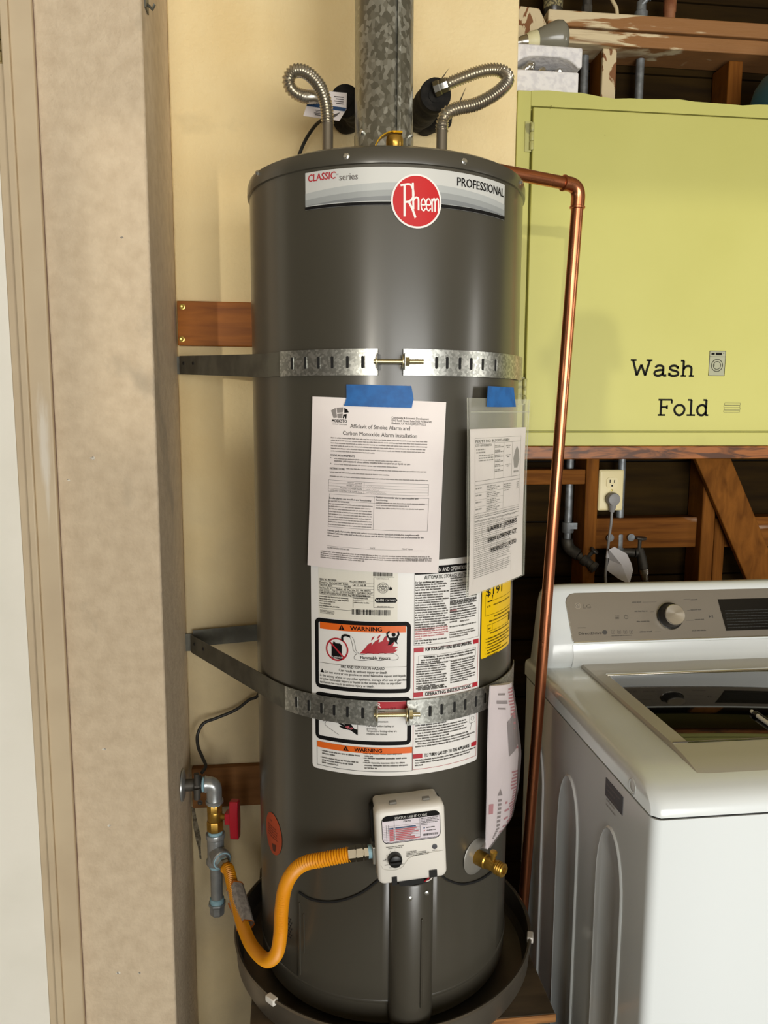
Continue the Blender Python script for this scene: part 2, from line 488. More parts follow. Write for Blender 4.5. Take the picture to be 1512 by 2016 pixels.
mat('peeling', '#d8c6a0', .7, color2='#96683a', noise=(9, .55, .60), stretch=(.6, 1, 5), dist=.5, color3='#704b27', noise3=(11, .55, .72, (.35, 1, 5)), bump=(22, .5, .003, (.5, 1, 4)), gradx=(.62, .92, .28))
mat('peeling_v', '#d2c09a', .7, color2='#80522d', noise=(26, .53, .56), stretch=(1.6, 1, .8), dist=.9, bump=(16, .5, .003))
mat('galvanized', '#8f918c', .38, .85, color2='#c6c8c2', noise=(170, .25, .95), voronoi=True, rvar=.1)
mat('flue_galv', '#84847a', .4, .75, color2='#bcbcb2', noise=(150, .35, 1.0), stretch=(1, 1, .75), voronoi=True, rvar=.12)
mat('strap_galv', '#a4a59f', .34, .9, color2='#d0d1cb', noise=(260, .3, .9), voronoi=True)
mat('strap_dull', '#6f6e64', .5, .6, color2='#5e5d55', noise=(25, .4, .6))
mat('pipe_galv', '#75787a', .5, .6, color2='#93989a', noise=(60, .4, .7), color3='#4b4b48', noise3=(12, .6, .75))
mat('pipe_dark', '#4a4742', .55, .6, color2='#5e5a52', noise=(40, .4, .7))
mat('black_steel', '#a3a6a6', .3, .6, color2='#b9bcbb', noise=(40, .4, .7))
mat('steel', '#c9c6bd', .22, 1.0)
mat('flex_steel', '#c9c2b2', .26, .9)
mat('bolt_zinc', '#c8bd94', .3, .95)
mat('screw_zinc', '#d8d8d2', .25, .95)
mat('brass', '#bd9544', .3, .8, color2='#9c7830', noise=(60, .4, .7))
mat('brass_screw', '#d9c26a', .3, .9)
mat('copper', '#d58a63', .32, 1.0, color2='#b06c4a', noise=(14, .45, .7), stretch=(2, 2, .3), rvar=.06)
mat('tank_grey', '#464239', .34, .0, coat=.45, coatr=.2, color2='#434037', noise=(3, .4, .6), spec=.5)
mat('tank_black', '#1c1b1a', .6)
mat('gasket', '#0f0f0f', .8)
mat('pan_metal', '#8a8275', .4, .75, color2='#6d665b', noise=(5, .35, .65), color3='#5a4d3c', noise3=(4, .6, .75))
mat('white_plastic', '#e9e5dc', .4)
mat('black_plastic', '#151515', .4)
mat('black_foam', '#15130f', .95, color2='#221f1a', noise=(70, .45, .6), bump=(120, .5, .002))
mat('black_cable', '#201f1c', .5)
mat('paper', '#efe7e4', .8, color2='#e8dfdd', noise=(7, .45, .65))
mat('sticker_white', '#eceae6', .38)
mat('sticker_cream', '#e9e5d8', .4)
mat('ink', '#171616', .55, spec=.1)
mat('ink_soft', '#5d5855', .6, spec=.1)
mat('ink_pale', '#8f8986', .6, spec=.1)
mat('ink_red', '#b3222f', .5)
mat('ink_red_soft', '#c2636a', .55)
mat('ink_blue', '#2a4c76', .55)
mat('orange_ink', '#e86a1c', .45)
mat('brand_red', '#c4101c', .28, coat=.3)
mat('label_silver', '#cfd0cc', .3, .1)
mat('label_fade', '#b5b9b8', .3, .1)
mat('label_mid', '#9ea2a2', .3, .1)
mat('label_dark', '#84888a', .3, .1)
mat('yellow_label', '#f2c60c', .35)
mat('orange_sticker', '#cf4a14', .5, color2='#b93d0e', noise=(12, .4, .6))
mat('tape_blue', '#1f66ad', .6, color2='#1b5a9c', noise=(60, .4, .6))
mat('teflon', '#9cc0cb', .6, color2='#87aebb', noise=(60, .4, .6))
mat('valve_red', '#b51a2c', .35, coat=.2)
mat('gas_yellow', '#e79a0c', .42)
mat('tag_grey', '#b9b3ae', .7, color2='#9d9793', noise=(120, .4, .6))
mat('tag_orange', '#c9701e', .6)
mat('cabinet_green', '#c3c06d', .5, color2='#bfbc68', noise=(3, .4, .65), color3='#b5b161', noise3=(2.5, .62, .8), bump=(70, .08, .002))
mat('letter_black', '#141310', .5, spec=.1)
mat('icon_grey', '#a3a489', .5)
mat('foam_white', '#e9e6e4', .8, color2='#d8d5d6', noise=(70, .45, .6), bump=(90, .5, .003))
mat('bulb_grey', '#7d7a6b', .25, coat=.3)
mat('bulb_collar', '#d9d2a6', .5)
mat('washer_white', '#d9dede', .25, coat=.4)
mat('washer_grey', '#d2d0cb', .3, coat=.3)
mat('lid_silver', '#b3aea4', .42, .3)
mat('console_grey', '#8a8378', .32, .6)
mat('lid_glass', '#070808', .04, spec=.6)
mat('display_black', '#0b0b0b', .15)
mat('chrome', '#d8d6d0', .12, 1.0)
mat('knob_face', '#b9b3a8', .28, .9, aniso=.5)
mat('sticker_dark', '#55565c', .5)
mat('outlet_ivory', '#e8d9a6', .4)
mat('plug_grey', '#8b8987', .5)
mat('paper_tag', '#e8e6ea', .7)
mat('jug_blue', '#3f7182', .45)
mat('dark_glass', '#2a261e', .3, color2='#3a3428', noise=(30, .4, .6))
mat('cable_beige', '#cdbb93', .6)
mat('rust', '#7a4526', .7, color2='#93603a', noise=(30, .4, .6))
mat('pen_white', '#ecebe6', .3)
mat('bag_print', '#b85a68', .6)
mat('bag_grey', '#6b6768', .6)
clear_plastic('sleeve_plastic', '#d8d8c8', .22)
clear_plastic('bag_plastic', '#e4d6d6', .3)

# ================================================================== THE SETTING
FLOOR_Y0 = -4.6
struct(MB().box(-2.25, 3.2, FLOOR_Y0, .78, -.06, 0).build('floor', 'concrete'), 'grey concrete garage floor')
struct(MB().box(-2.25, 3.2, FLOOR_Y0, .78, 2.78, 2.84).build('ceiling', 'ceiling_paint'), 'dim painted garage ceiling')
PX, BY = -.421, .30                      # pilaster side plane, cream wall plane
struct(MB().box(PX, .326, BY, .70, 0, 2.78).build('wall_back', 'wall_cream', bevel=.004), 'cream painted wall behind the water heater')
struct(MB().box(-.6, PX, 0, .70, 0, 2.78).build('wall_left', 'wall_pink', bevel=.006, seg=3), 'pinkish beige wall stub left of the water heater')
# chipped corner bead and a few plaster blemishes on the stub
bl = MB()
for px, py, r in ((183, 902, .006), (135, 945, .003), (240, 468, .0035), (205, 1475, .0045), (215, 1625, .004), (233, 1915, .0045), (275, 1915, .003)):
    p = onY(px, py, 0); q = []
    for i in range(9):
        a = 2 * math.pi * i / 9; rr = r * random.uniform(.6, 1.2); q.append((p.x + rr * math.cos(a), p.z + .6 * rr * math.sin(a)))
    bl.prism(q, (0, .0004, 0), (1, 0, 0), (0, 0, 1), (0, -1, 0), .0012)
bl.build('plaster_blemish', mat('blemish', '#8f877c', .8, color2='#e7e1d4', noise=(200, .45, .55)), bpy.data.objects['wall_left'])
sp = [onY(x, y, BY) for x, y in ((377, 1588), (383, 1590), (387, 1612), (391, 1628), (396, 1650), (395, 1668), (397, 1692), (393, 1690), (390, 1668), (386, 1655), (381, 1630), (379, 1610))]
MB().prism([(q.x, q.z) for q in sp], (0, BY + .0003, 0), (1, 0, 0), (0, 0, 1), (0, -1, 0), .0008).build('mould_stain', mat('mould', '#5d5546', .9, color2='#8f8570', noise=(60, .45, .6), spec=.1), bpy.data.objects['wall_back'])
# the wall beyond the door, and the header over it
wd = struct(MB().box(-2.25, -1.52, .0, .14, 0, 2.78).build('wall_door_side', 'wall_pink'), 'wall beyond the white door')
struct(MB().box(-1.52, -.6, .0, .14, 2.285, 2.78).build('wall_above_door', 'wall_pink'), 'wall above the white door')
struct(MB().box(-2.31, -2.25, FLOOR_Y0, .14, 0, 2.78).build('wall_garage_left', 'garage_wall'), 'left garage wall outside the picture')
struct(MB().box(3.2, 3.26, FLOOR_Y0, .78, 0, 2.78).build('wall_garage_right', 'garage_wall'), 'right garage wall outside the picture')
struct(MB().box(-2.25, -2.06, FLOOR_Y0 - .06, FLOOR_Y0, 0, 2.78).box(2.75, 3.2, FLOOR_Y0 - .06, FLOOR_Y0, 0, 2.78).box(-2.06, 2.75, FLOOR_Y0 - .06, FLOOR_Y0, 2.14, 2.78).build('wall_front', 'garage_wall'), 'garage front wall around the open door')
# casing of the door: flat board with a raised back band, mitred at the head
zt = 2.225
tr = bpy.data.objects.new('trim_1', None); col.objects.link(tr); struct(tr, 'beige painted door casing with chipped edge')
def casing(name, y0, a, b, m):
    """board between X a and b (b nearer the door), mitred into the head piece"""
    dz = a - b
    mb = MB()
    mb.hexa([(b, y0, 0), (a, y0, 0), (a, .0, 0), (b, .0, 0), (b, y0, zt + (-.650 - b) * -1), (a, y0, zt + (a + .650)), (a, .0, zt + (a + .650)), (b, .0, zt + (b + .650))])
    L = -1.52
    mb.hexa([(L, y0, zt + (b + .650)), (b, y0, zt + (b + .650)), (b, 0, zt + (b + .650)), (L, 0, zt + (b + .650)), (L, y0, zt + (a + .650)), (a, y0, zt + (a + .650)), (a, 0, zt + (a + .650)), (L, 0, zt + (a + .650))])
    return mb.build(name, m, tr, bevel=.0025)
casing('casing_board', -.013, -.597, -.634, 'trim_paint')
casing('casing_band', -.018, -.6335, -.6465, 'trim_paint')
MB().box(-.6005, -.5965, -.004, .004, 0, 2.29).build('caulk_line', 'caulk', tr)
MB().box(-.664, -.6465, -.006, .12, 0, zt).build('door_jamb', 'trim_paint', tr, bevel=.002)
d1 = bpy.data.objects.new('door_1', None); col.objects.link(d1); struct(d1, 'white painted door at the left edge of the picture')
MB().box(-1.50, -.651, -.0045, .036, .01, zt - .004).build('door_leaf', 'door_paint', d1, bevel=.003)
hz = onY(4, 68, -.008)
h = MB()
for k in range(5): h.lathe([(.0055, 0), (.0065, .001), (.0065, .0155), (.0055, .0165)], (-.6525, -.0095, hz.z - .045 + k * .0178), (0, 0, 1), 12)
h.box(-.672, -.652, -.0065, -.004, hz.z - .045, hz.z + .045)
h.build('hinge', 'bolt_zinc', d1)
# small metal hook plate high on the side of the stub
q = onX(287, 8, PX)
hk = MB().hexa([(PX, q.y - .016, q.z - .012), (PX + .003, q.y - .016, q.z - .012), (PX + .003, q.y + .012, q.z - .012), (PX, q.y + .012, q.z - .012), (PX, q.y - .018, q.z + .06), (PX + .003, q.y - .018, q.z + .06), (PX + .003, q.y + .014, q.z + .06), (PX, q.y + .014, q.z + .06)])
hk.tube([(PX + .002, q.y, q.z), (PX + .012, q.y - .004, q.z - .01), (PX + .016, q.y - .006, q.z - .002)], .0025, 8)
tag(hk.build('metal_bracket', 'strap_dull'), 'small grey metal bracket at the top of the wall stub', 'bracket')

# ---- the open framed wall to the right, behind cabinet and washer
wr = bpy.data.objects.new('wall_right', None); col.objects.link(wr); struct(wr, 'unfinished framed wall with bare studs behind the washer')
SY = .62
zz = 0.0; k = 0
while zz < 2.9:
    hgt = .178 + .012 * ((k * 7) % 3 - 1)
    MB().box(.326, 3.2, .713, .733, zz + .002, zz + hgt - .002).build('plank', 'sheathing', wr, bevel=.0015, seg=1); zz += hgt; k += 1
MB().box(.326, 3.2, .736, .75, 0, 2.78).build('building_paper', mat('tar_paper', '#1d1712', .9), wr)
def stud(x0, x1, z0, z1, y0=SY, y1=.71, m='framing', name='stud'):
    return MB().box(x0, x1, y0, y1, z0, z1).build(name, m, wr, bevel=.003)
stud(.645, .682, .05, 2.50)
stud(1.0, 1.04, .05, 2.49, y0=.625)
stud(1.05, 1.083, .05, 1.25, y0=.64)
stud(1.40, 1.44, .05, 2.49); stud(1.80, 1.84, .05, 2.49); stud(.34, .378, .05, 2.49)
MB().box(.6445, .6825, SY - .002, SY + .01, 2.30, 2.497).build('painted_stud_face', 'peeling_v', wr, bevel=.002)
MB().box(.378, .645, .625, .705, 1.353, 1.395).build('blocking', 'framing_h', wr, bevel=.003)
MB().box(.682, 1.0, .65, .705, 1.163, 1.252).build('blocking', 'framing_h', wr, bevel=.003)
MB().box(1.083, 1.40, .64, .705, 1.163, 1.252).build('blocking', 'framing_h', wr, bevel=.003)
MB().box(.326, 3.2, .60, .71, 2.497, 2.532).build('lower_top_plate', 'peeling', wr, bevel=.003)
MB().box(.487, 3.2, .596, .71, 2.536, 2.573).build('upper_top_plate', 'peeling', wr, bevel=.003)
MB().box(.326, 3.2, .61, .71, 0, .04).build('bottom_plate', 'framing_h', wr)
# diagonal brace in front of the studs
a, b, c_ = onY(1371, 906, .60), onY(1441, 906, .60), onY(1472, 1144, .60)
dv = (c_ - a).normalized(); st = (b - a)
t0, t1 = -.05, 1.02
P = [a + dv * t0, b + dv * t0, b + dv * t1, a + dv * t1]
mb = MB().loft([[Vector((p.x, .60, p.z)) for p in P], [Vector((p.x, .6195, p.z)) for p in P]])
mb.build('diagonal_brace', mat('brace_wood', '#84511c', .75, spec=.12, color2='#5f370e', noise=(8, .35, .7), stretch=(5, 1, 1.6), dist=.6, color3='#4d3218', noise3=(5, .62, .75)), wr, bevel=.003)
# peeling diagonal plank at the upper left of the framing
P = [onY(*p, .585) for p in ((1000, 8), (1062, 16), (1083, 62), (1000, 100))]
MB().loft([[Vector((p.x, .585, p.z)) for p in P][::-1], [Vector((p.x, .602, p.z)) for p in P][::-1]]).build('peeling_plank', 'peeling_v', wr, bevel=.002)

# ================================================================== WATER HEATER
H = thing('water_heater', 'tall grey cylindrical gas water heater strapped against the cream wall', 'water heater', (0, 0, .47))
ZB, ZT, ZS = .490, 1.954, 1.931
R = RT_TANK
MB().lathe([(R - .012, ZB), (R - .003, ZB + .004), (R, ZB + .012), (R, ZB + .05), (R, 1.2), (R, ZS - .004)], (0, 0, 0), (0, 0, 1), 144).build('jacket', 'tank_grey', H)
MB().lathe([(R - .004, ZS - .006), (R + .0035, ZS - .004), (R + .004, ZS), (R + .0035, ZT - .012), (R + .001, ZT - .004), (R - .006, ZT), (.06, ZT + .004)], (0, 0, 0), (0, 0, 1), 144).build('top_cap', 'tank_grey', H)
MB().lathe([(R + .0006, ZB + .044), (R + .0022, ZB + .047), (R + .0022, ZB + .05), (R + .0006, ZB + .053)], (0, 0, 0), (0, 0, 1), 144, cap=False).build('bottom_bead', 'tank_grey', H)
def radial(u):
    t = u / R; return Vector((math.sin(t), -math.cos(t), 0)), Vector((math.cos(t), math.sin(t), 0))
def screw_on(px, py, name='screw', m='screw_zinc', r=.0035, rad=R + .003, parent=H):
    u, z = PC(px, py, rad); n, t = radial(u); c = n * rad + Vector((0, 0, z))
    mb = MB().lathe([(r * 1.5, 0), (r * 1.5, .0008), (r, .001), (r, .0036), (r * .7, .0045)], c, n, 6)
    return mb.build(name, m, parent, smooth=30)
for p in ((508, 341), (682, 308), (914, 318), (1024, 359)): screw_on(*p)

# ---- brand banner
Z0, Z1 = PC(602, 412)[1] - .002, 1.9215
UA, UB = PC(602, 380)[0], PC(992, 395)[0]
ban = cyl_label('brand_banner', 'label_silver', H, UA, Z0, UB, Z1, .0010)
pr = Print(cyl_surf, .0014); z2 = Z0 + (Z1 - Z0) * .50
def band(pts_top, zb):
    k = len(pts_top)
    for (u0, a), (u1, b) in zip(pts_top[:-1], pts_top[1:]):
        pr.tri((u0, zb), (u1, zb), (u1, b)); pr.tri((u0, zb), (u1, b), (u0, a))
arc = lambda f, hgt, sk=0: [(UA + (UB - UA) * i / 24, Z0 + (Z1 - Z0) * (f + hgt * math.sin(math.pi * i / 24) + sk * i / 24)) for i in range(25)]
band(arc(.44, .16), Z0 + .006); pr.build('fade_upper', 'label_fade', ban)
pr = Print(cyl_surf, .0016); band(arc(.26, .14, .02), Z0 + .006); pr.build('fade_middle', 'label_mid', ban)
pr = Print(cyl_surf, .0018); band(arc(.10, .14, .02), Z0 + .006); pr.build('fade_lower', 'label_dark', ban)
pr = Print(cyl_surf, .0020)
for i in range(24):
    u0, u1 = UA + (UB - UA) * i / 24, UA + (UB - UA) * (i + 1) / 24
    h0, h1 = .0045 + .001 * i / 24, .0045 + .001 * (i + 1) / 24
    pr.tri((u0, Z0), (u1, Z0), (u1, Z0 + h1)); pr.tri((u0, Z0), (u1, Z0 + h1), (u0, Z0 + h0))
pr.build('black_stripe', 'ink', ban)
def tx(pr, s, x0, x1, yb, hpx, k=.00083, **kw):
    u0, v = PC(x0, yb); u1 = PC(x1, yb)[0]
    pr.text(s, u0, v, hpx * k, width=abs(u1 - u0), **kw)
zt_ = Z1 - .0145
pr = Print(cyl_surf, .0020); tx(pr, 'CLASSIC', 608, 661, 359, 12.5, bold=.014, shear=.06); pr.build('classic_lettering', 'ink_red', ban, True)
pr = Print(cyl_surf, .0020); tx(pr, 'series', 669, 705, 356, 12, bold=.004); tx(pr, 'TM', 662, 667, 346, 3); pr.build('series_lettering', 'ink_pale', ban, True)
pr = Print(cyl_surf, .0020); u0, v = PC(899, 366); u1 = PC(990, 380)[0]
pr.text('PROFESSIONAL', u0, v, .0125, width=u1 - u0, bold=.012); pr.build('professional_lettering', 'ink', ban, True)
cu, cv = PC(820, 397); ru = (PC(869, 397)[0] - PC(771, 397)[0]) / 2; rv = .0395
pr = Print(cyl_surf, .0024); pr.ell(cu, cv, ru, rv, 48); em = pr.build('brand_roundel', 'sticker_white', H)
pr = Print(cyl_surf, .0028); pr.ell(cu, cv, ru * .93, rv * .93, 48); pr.build('red_disc', 'brand_red', em)
pr = Print(cyl_surf, .0032)
S = .00083
def rp(x, y): u, v = PC(x, y); return (u, v)
# the tall R with a long leg, then "heem"
pr.stroke([rp(796, 427), rp(796, 366)], .0033)
pr.stroke([rp(788, 366), rp(806, 364), rp(812, 373), rp(813, 388), rp(806, 397), rp(797, 399)], .0030, smooth=4)
pr.stroke([rp(804, 398), rp(811, 412), rp(817, 429), rp(815, 429)], .0033)
pr.stroke([rp(812, 361), rp(813, 413)], .0030)
pr.stroke([rp(813, 396), rp(817, 390), rp(822, 391), rp(823, 398), rp(823, 415)], .0027, smooth=3)
for x0 in (828, 838):
    pr.stroke([rp(x0, 404), rp(x0 + 8, 404), rp(x0 + 7.5, 396), rp(x0 + 4, 392), rp(x0 + .5, 397), rp(x0, 404), rp(x0 + 1, 412), rp(x0 + 5, 416), rp(x0 + 8.5, 411)], .0020, smooth=3)
pr.stroke([rp(849, 392), rp(849.5, 418)], .0023)
pr.stroke([rp(850, 397), rp(853, 392), rp(855, 397), rp(855, 418)], .0022, smooth=3)
pr.stroke([rp(856, 397), rp(859, 392), rp(861.5, 397), rp(861.5, 418)], .0022, smooth=3)
pr.build('brand_lettering', 'sticker_white', em, True)

# ---- the large instruction label
UL, UM, UR = PC(614, 1300)[0], PC(813, 1300)[0], PC(943, 1300)[0]
VB, VT = .9535, 1.318
lab = cyl_label('instruction_label', 'sticker_white', H, UL, VB, UR, VT, .0008, corner=.007)
N1, N2, N3 = .0012, .0016, .0020
blk = Print(cyl_surf, N2); soft = Print(cyl_surf, N2); red = Print(cyl_surf, N2); redsoft = Print(cyl_surf, N2); org = Print(cyl_surf, N2)
frm = Print(cyl_surf, N1); wht = Print(cyl_surf, N3); ink2 = Print(cyl_surf, N3)
def W(x, y): return PC(x, y)
def tl(pr, s, x0, x1, y, hpx, **kw): tx(pr, s, x0, x1, y, hpx, **kw)
# rating plate
cr = Print(cyl_surf, .0010); a, b = W(628, 1214), W(783, 1114); cr.rect(a[0], a[1], b[0], b[1]); cr.build('rating_plate', 'sticker_cream', lab)
rows = ((1141, 'SERIAL NO. M023700209', 630, 663, 'MFG. DATE 09FEB2023', 688, 720), (1147, 'Model No. PROG40-38N RH60', 630, 686, 'Cap. U.S. Gals. 40', 695, 721),
        (1152, 'Type STOR. BLDG', 630, 655, 'NATURAL', 678, 692), (1157.5, 'Gas Press. IN. W.C.  -  Manifold - 4.0', 630, 682, 'Max. inlet 10.5  Min. inlet 4.5', 685, 730),
        (1163, 'ANSI Z21.10.1 - CSA 4.1 - 2019 CATEGORY I', 630, 700, 'NATURAL DRAFT', 704, 734), (1168, 'COMPLIES WITH JURISDICTIONS HAVING', 630, 684, '10ng/J NOx REGULATIONS', 686, 721))
for y, s1, a0, a1, s2, b0, b1 in rows:
    tl(blk, s1, a0, a1, y, 3.6, bold=.01)
    u0, v0 = W(a0, y); u1 = W(b0, y)[0]; u2 = W(b1, y)[0]
    blk.text(s2, u1, v0, 3.6 * S, width=u2 - u1, bold=.01)
    blk.rect(u0, v0 - .0011, W(736, y)[0], v0 - .0008)
for i in range(5):
    u0, v0 = W(630, 1174 + i * 4.6); blk.words(u0, W((690, 690, 664, 652, 670)[i], 1174)[0], v0, .0024)
u0, v0 = W(697, 1174); blk.words(u0, W(729, 1174)[0], v0, .0022); blk.words(u0, W(724, 1174)[0], v0 - .0035, .0022); blk.words(u0, W(731, 1174)[0], v0 - .011, .0024)
for (x0, y0, x1, y1) in ((736, 1137, 736.6, 1196), (695.5, 1169, 696, 1196), (630, 1196, 736, 1196.4), (696, 1182, 736, 1182.4), (736, 1136, 776, 1136.4), (736, 1196, 776, 1196.4)):
    a, b = W(x0, y0), W(x1, y1); blk.rect(a[0], min(a[1], b[1]) if x1 - x0 > 5 else b[1], b[0], (min(a[1], b[1]) + .0004) if x1 - x0 > 5 else a[1])
for i in range(3): u0, v0 = W(631, 1201 + 2.6 * i); soft.words(u0, W(658, 1200)[0], v0, .0018)
a, b = W(692, 1209), W(768, 1200); blk.barcode(a[0], a[1], b[0], b[1] - .0005, 3)
a, b = W(735, 1134), W(774, 1126); blk.barcode(a[0], a[1], b[0], b[1], 5)
u0, v0 = W(741, 1140); soft.words(u0, W(765, 1140)[0], v0, .0018); u0, v0 = W(743, 1195); soft.words(u0, W(771, 1195)[0], v0, .0022)
cu2, cv2 = W(754, 1157)
blk.ell(cu2, cv2, .0090, n=28, r0=.95); blk.ell(cu2, cv2, .0058, n=24, r0=.93)
for i in range(5):
    a = math.pi / 2 + 2 * math.pi * i / 5; a2 = a + 4 * math.pi / 5
    blk.line((cu2 + .0056 * math.cos(a), cv2 + .0056 * math.sin(a)), (cu2 + .0056 * math.cos(a2), cv2 + .0056 * math.sin(a2)), .0006)
for i in range(16):
    a = 2 * math.pi * i / 16; blk.ell(cu2 + .0073 * math.cos(a), cv2 + .0073 * math.sin(a), .0007, n=6)
mu, mv = W(769, 1158.5); blk.poly([(mu + .0036 * math.cos(R_(a)) * (1 if i % 2 else .55), mv + .0036 * math.sin(R_(a)) * (1 if i % 2 else .55)) for i, a in enumerate(range(0, 360, 30))])
a, b = W(738, 1186), W(782, 1176.5); blk.poly([(a[0] + .003, a[1]), (b[0] - .003, a[1]), (b[0], a[1] + .003), (b[0], b[1] - .003), (b[0] - .003, b[1]), (a[0] + .003, b[1]), (a[0], b[1] - .003), (a[0], a[1] + .003)])
wht.text('AHRI', a[0] + .0015, a[1] + .0022, .0042, width=.0130, bold=.02); wht.text('CERTIFIED', a[0] + .0165, a[1] + .0024, .0032, width=.0175)
# first warning panel: flammable vapours
def panel(x0, y0, x1, y1, t=.0068):
    a, b = W(x0, y1), (W(x1, y0)[0], W(x0, y0)[1])
    f_ = Print(cyl_surf, N1); f_.frame(a[0], a[1], b[0], b[1], t, .009, .003); f_.build('panel_frame', 'ink', lab); return a, b
def warn(a0, a1, y0, y1, tx0, tx1):
    a, b = W(a0, y1), (W(a1, y0)[0], W(a0, y0)[1]); o_ = Print(cyl_surf, N2); o_.rect(a[0], a[1], b[0], b[1]); o_.build('orange_band', 'orange_ink', lab)
    u0, v0 = W(tx0, y1 - 2.4); u1 = W(tx1, y1)[0]; vv = a[1] + .0024; hh = (b[1] - a[1]) * .6
    k_ = Print(cyl_surf, N3); k_.text('WARNING', u0, vv, hh, width=u1 - u0, bold=.03); k_.build('warning_word', 'ink', lab, True)
    tu = u0 - .0145; k_ = Print(cyl_surf, N3); k_.poly([(tu - .0052, vv - .0008), (tu + .0052, vv - .0008), (tu, vv + hh + .0014)]); k_.build('warning_triangle', 'ink', lab)
    mark.rect(tu - .0006, vv + .0026, tu + .0006, vv + hh - .0018); mark.rect(tu - .0006, vv + .0006, tu + .0006, vv + .0017)
mark = Print(cyl_surf, .0024)
panel(622, 1214.5, 809, 1351.5)
warn(631, 799, 1223.5, 1236.5, 690, 752)
fx, fy = W(664, 1278)
q_ = Print(cyl_surf, N2); q_.ell(fx, fy, .0198, n=40, r0=.87); q_.build('prohibition_ring', 'ink_red', lab)
ink2 = Print(cyl_surf, N3); ink2.poly([(fx - .0092, fy - .015), (fx + .0088, fy - .0165), (fx + .0088, fy + .0075), (fx + .006, fy + .0105), (fx - .0058, fy + .0105), (fx - .0092, fy + .0075)])
ink2.rect(fx - .0062, fy + .0105, fx - .0028, fy + .0125); ink2.build('fuel_can', 'ink', lab, True); ink2 = Print(cyl_surf, N3)
top = Print(cyl_surf, .0024); top.stroke([(fx - .0135, fy + .0135), (fx + .0135, fy - .0135)], .0026); top.build('prohibition_bar', 'ink_red', lab)
wht.text('FLAMMABLE', fx - .0085, fy - .0145, .0028, width=.0165)
hs = [rp(675, 1261), rp(675, 1253), rp(681, 1250), rp(690, 1253), rp(694, 1258), rp(697, 1270), rp(699, 1280), rp(705, 1286)]
ink2.stroke(hs[:4], .0036, smooth=4); ink2.build('fuel_hose', 'ink', lab)
for o_ in (-.0022, .0022): blk.stroke([(u + o_, v) for u, v in hs[3:]], .0005, smooth=4)
cl = [rp(x, y) for x, y in ((700, 1298), (698, 1292), (704, 1287), (716, 1288), (726, 1285), (740, 1287), (752, 1285), (764, 1287), (775, 1286), (783, 1291), (783, 1297), (775, 1299), (762, 1298), (748, 1300), (733, 1298), (716, 1300))]
blk.stroke(cl, .0005, True, 4)
tl(blk, 'Flammable Vapors', 710, 768, 1296.5, 6, bold=.012, shear=.1)
flame = Print(cyl_surf, N2); flame.poly([rp(x, y) for x, y in ((709, 1286), (719, 1276), (725, 1268), (733, 1264), (731, 1271), (739, 1262), (748, 1257), (745, 1265), (753, 1262), (757, 1254), (763, 1250), (762, 1260), (770, 1266), (777, 1263), (773, 1272), (784, 1273), (777, 1278), (783, 1279), (775, 1285))])
for q in ([(731, 1262), (733, 1255), (738, 1252), (735, 1258)], [(742, 1258), (745, 1252), (750, 1249), (747, 1255)]): (lambda z: (z.poly([rp(*p) for p in q]), z.build('flame_tongue', 'ink_red', lab)))(Print(cyl_surf, N2))
flame.build('flames', 'ink_red', lab); blk2 = Print(cyl_surf, .0021)
blk2.ell(*rp(775, 1249), .0033, n=14)
blk2.poly([rp(x, y) for x, y in ((762, 1252), (769, 1255), (779, 1254), (785, 1251), (781, 1262), (783, 1268), (776, 1262), (770, 1268), (763, 1270), (767, 1261))])
blk2.stroke([rp(764, 1254), rp(762, 1247), rp(767, 1242)], .0028); blk2.stroke([rp(782, 1254), rp(785, 1248), rp(783, 1242)], .0028)
blk2.build('burning_figure', 'ink', lab, True)
a, b = W(630, 1303), W(801, 1303); soft.rect(a[0], a[1], b[0], a[1] + .0005)
tl(blk, 'FIRE AND EXPLOSION HAZARD', 672, 757, 1314, 5.6, bold=.008)
tl(blk, 'Can result in serious injury or death', 668, 762, 1321, 5.4, bold=.006)
tu, tv = W(635.5, 1323); blk.poly([(tu - .0036, tv), (tu + .0036, tv), (tu, tv + .0066)])
for i, (s, x0, x1) in enumerate((('Do not store or use gasoline or other flammable vapors and liquids', 641, 799), ('in the vicinity of this or any other appliance. Storage of or use of gasoline', 631, 801), ('or other flammable vapors or liquids in the vicinity of this or any other', 631, 790), ('appliance can result in serious injury or death.', 631, 737))):
    tl(blk, s, x0, x1, 1323.6 + i * 6.35, 4.6, bold=.004)
# second panel: hot water danger
panel(622, 1359.5, 810, 1452)
a, b = W(632, 1384), (W(800, 1372)[0], W(632, 1370)[1]); q_ = Print(cyl_surf, N2); q_.rect(a[0], a[1], b[0], b[1]); q_.build('danger_band', 'ink_red', lab); u0, v0 = W(742, 1385); wht.text('DANGER', u0 + .0065, a[1] + .0026, .0082, align='r', bold=.03)
for i, (s, x0, x1) in enumerate((('Water temperature over 125°F', 715, 779), ('can cause severe burns', 715, 758), ('instantly or death from', 715, 757))): tl(blk, s, x0, x1, 1395 + i * 5.6, 4.2)
for i, (s, x0, x1) in enumerate((('water at hot temperature', 722, 764), ('Feel water before bathing or', 722, 776), ('showering.', 722, 742), ('Temperature limiting valves are', 722, 781), ('available, see manual.', 722, 763))): tl(blk, s, x0, x1, (1421, 1430, 1435.5, 1440, 1445.5)[i], 4.2)
a = W(704.5, 1447); blk.rect(a[0] - .0003, a[1], a[0] + .0003, a[1] + .045)
blk.poly([rp(x, y) for x, y in ((704, 1447), (690, 1437), (676, 1434), (668, 1429), (671, 1428), (678, 1430), (667, 1424), (670, 1422), (680, 1427), (671, 1418), (674, 1417), (685, 1425), (681, 1415), (685, 1417), (693, 1427), (698, 1434), (704, 1436))])
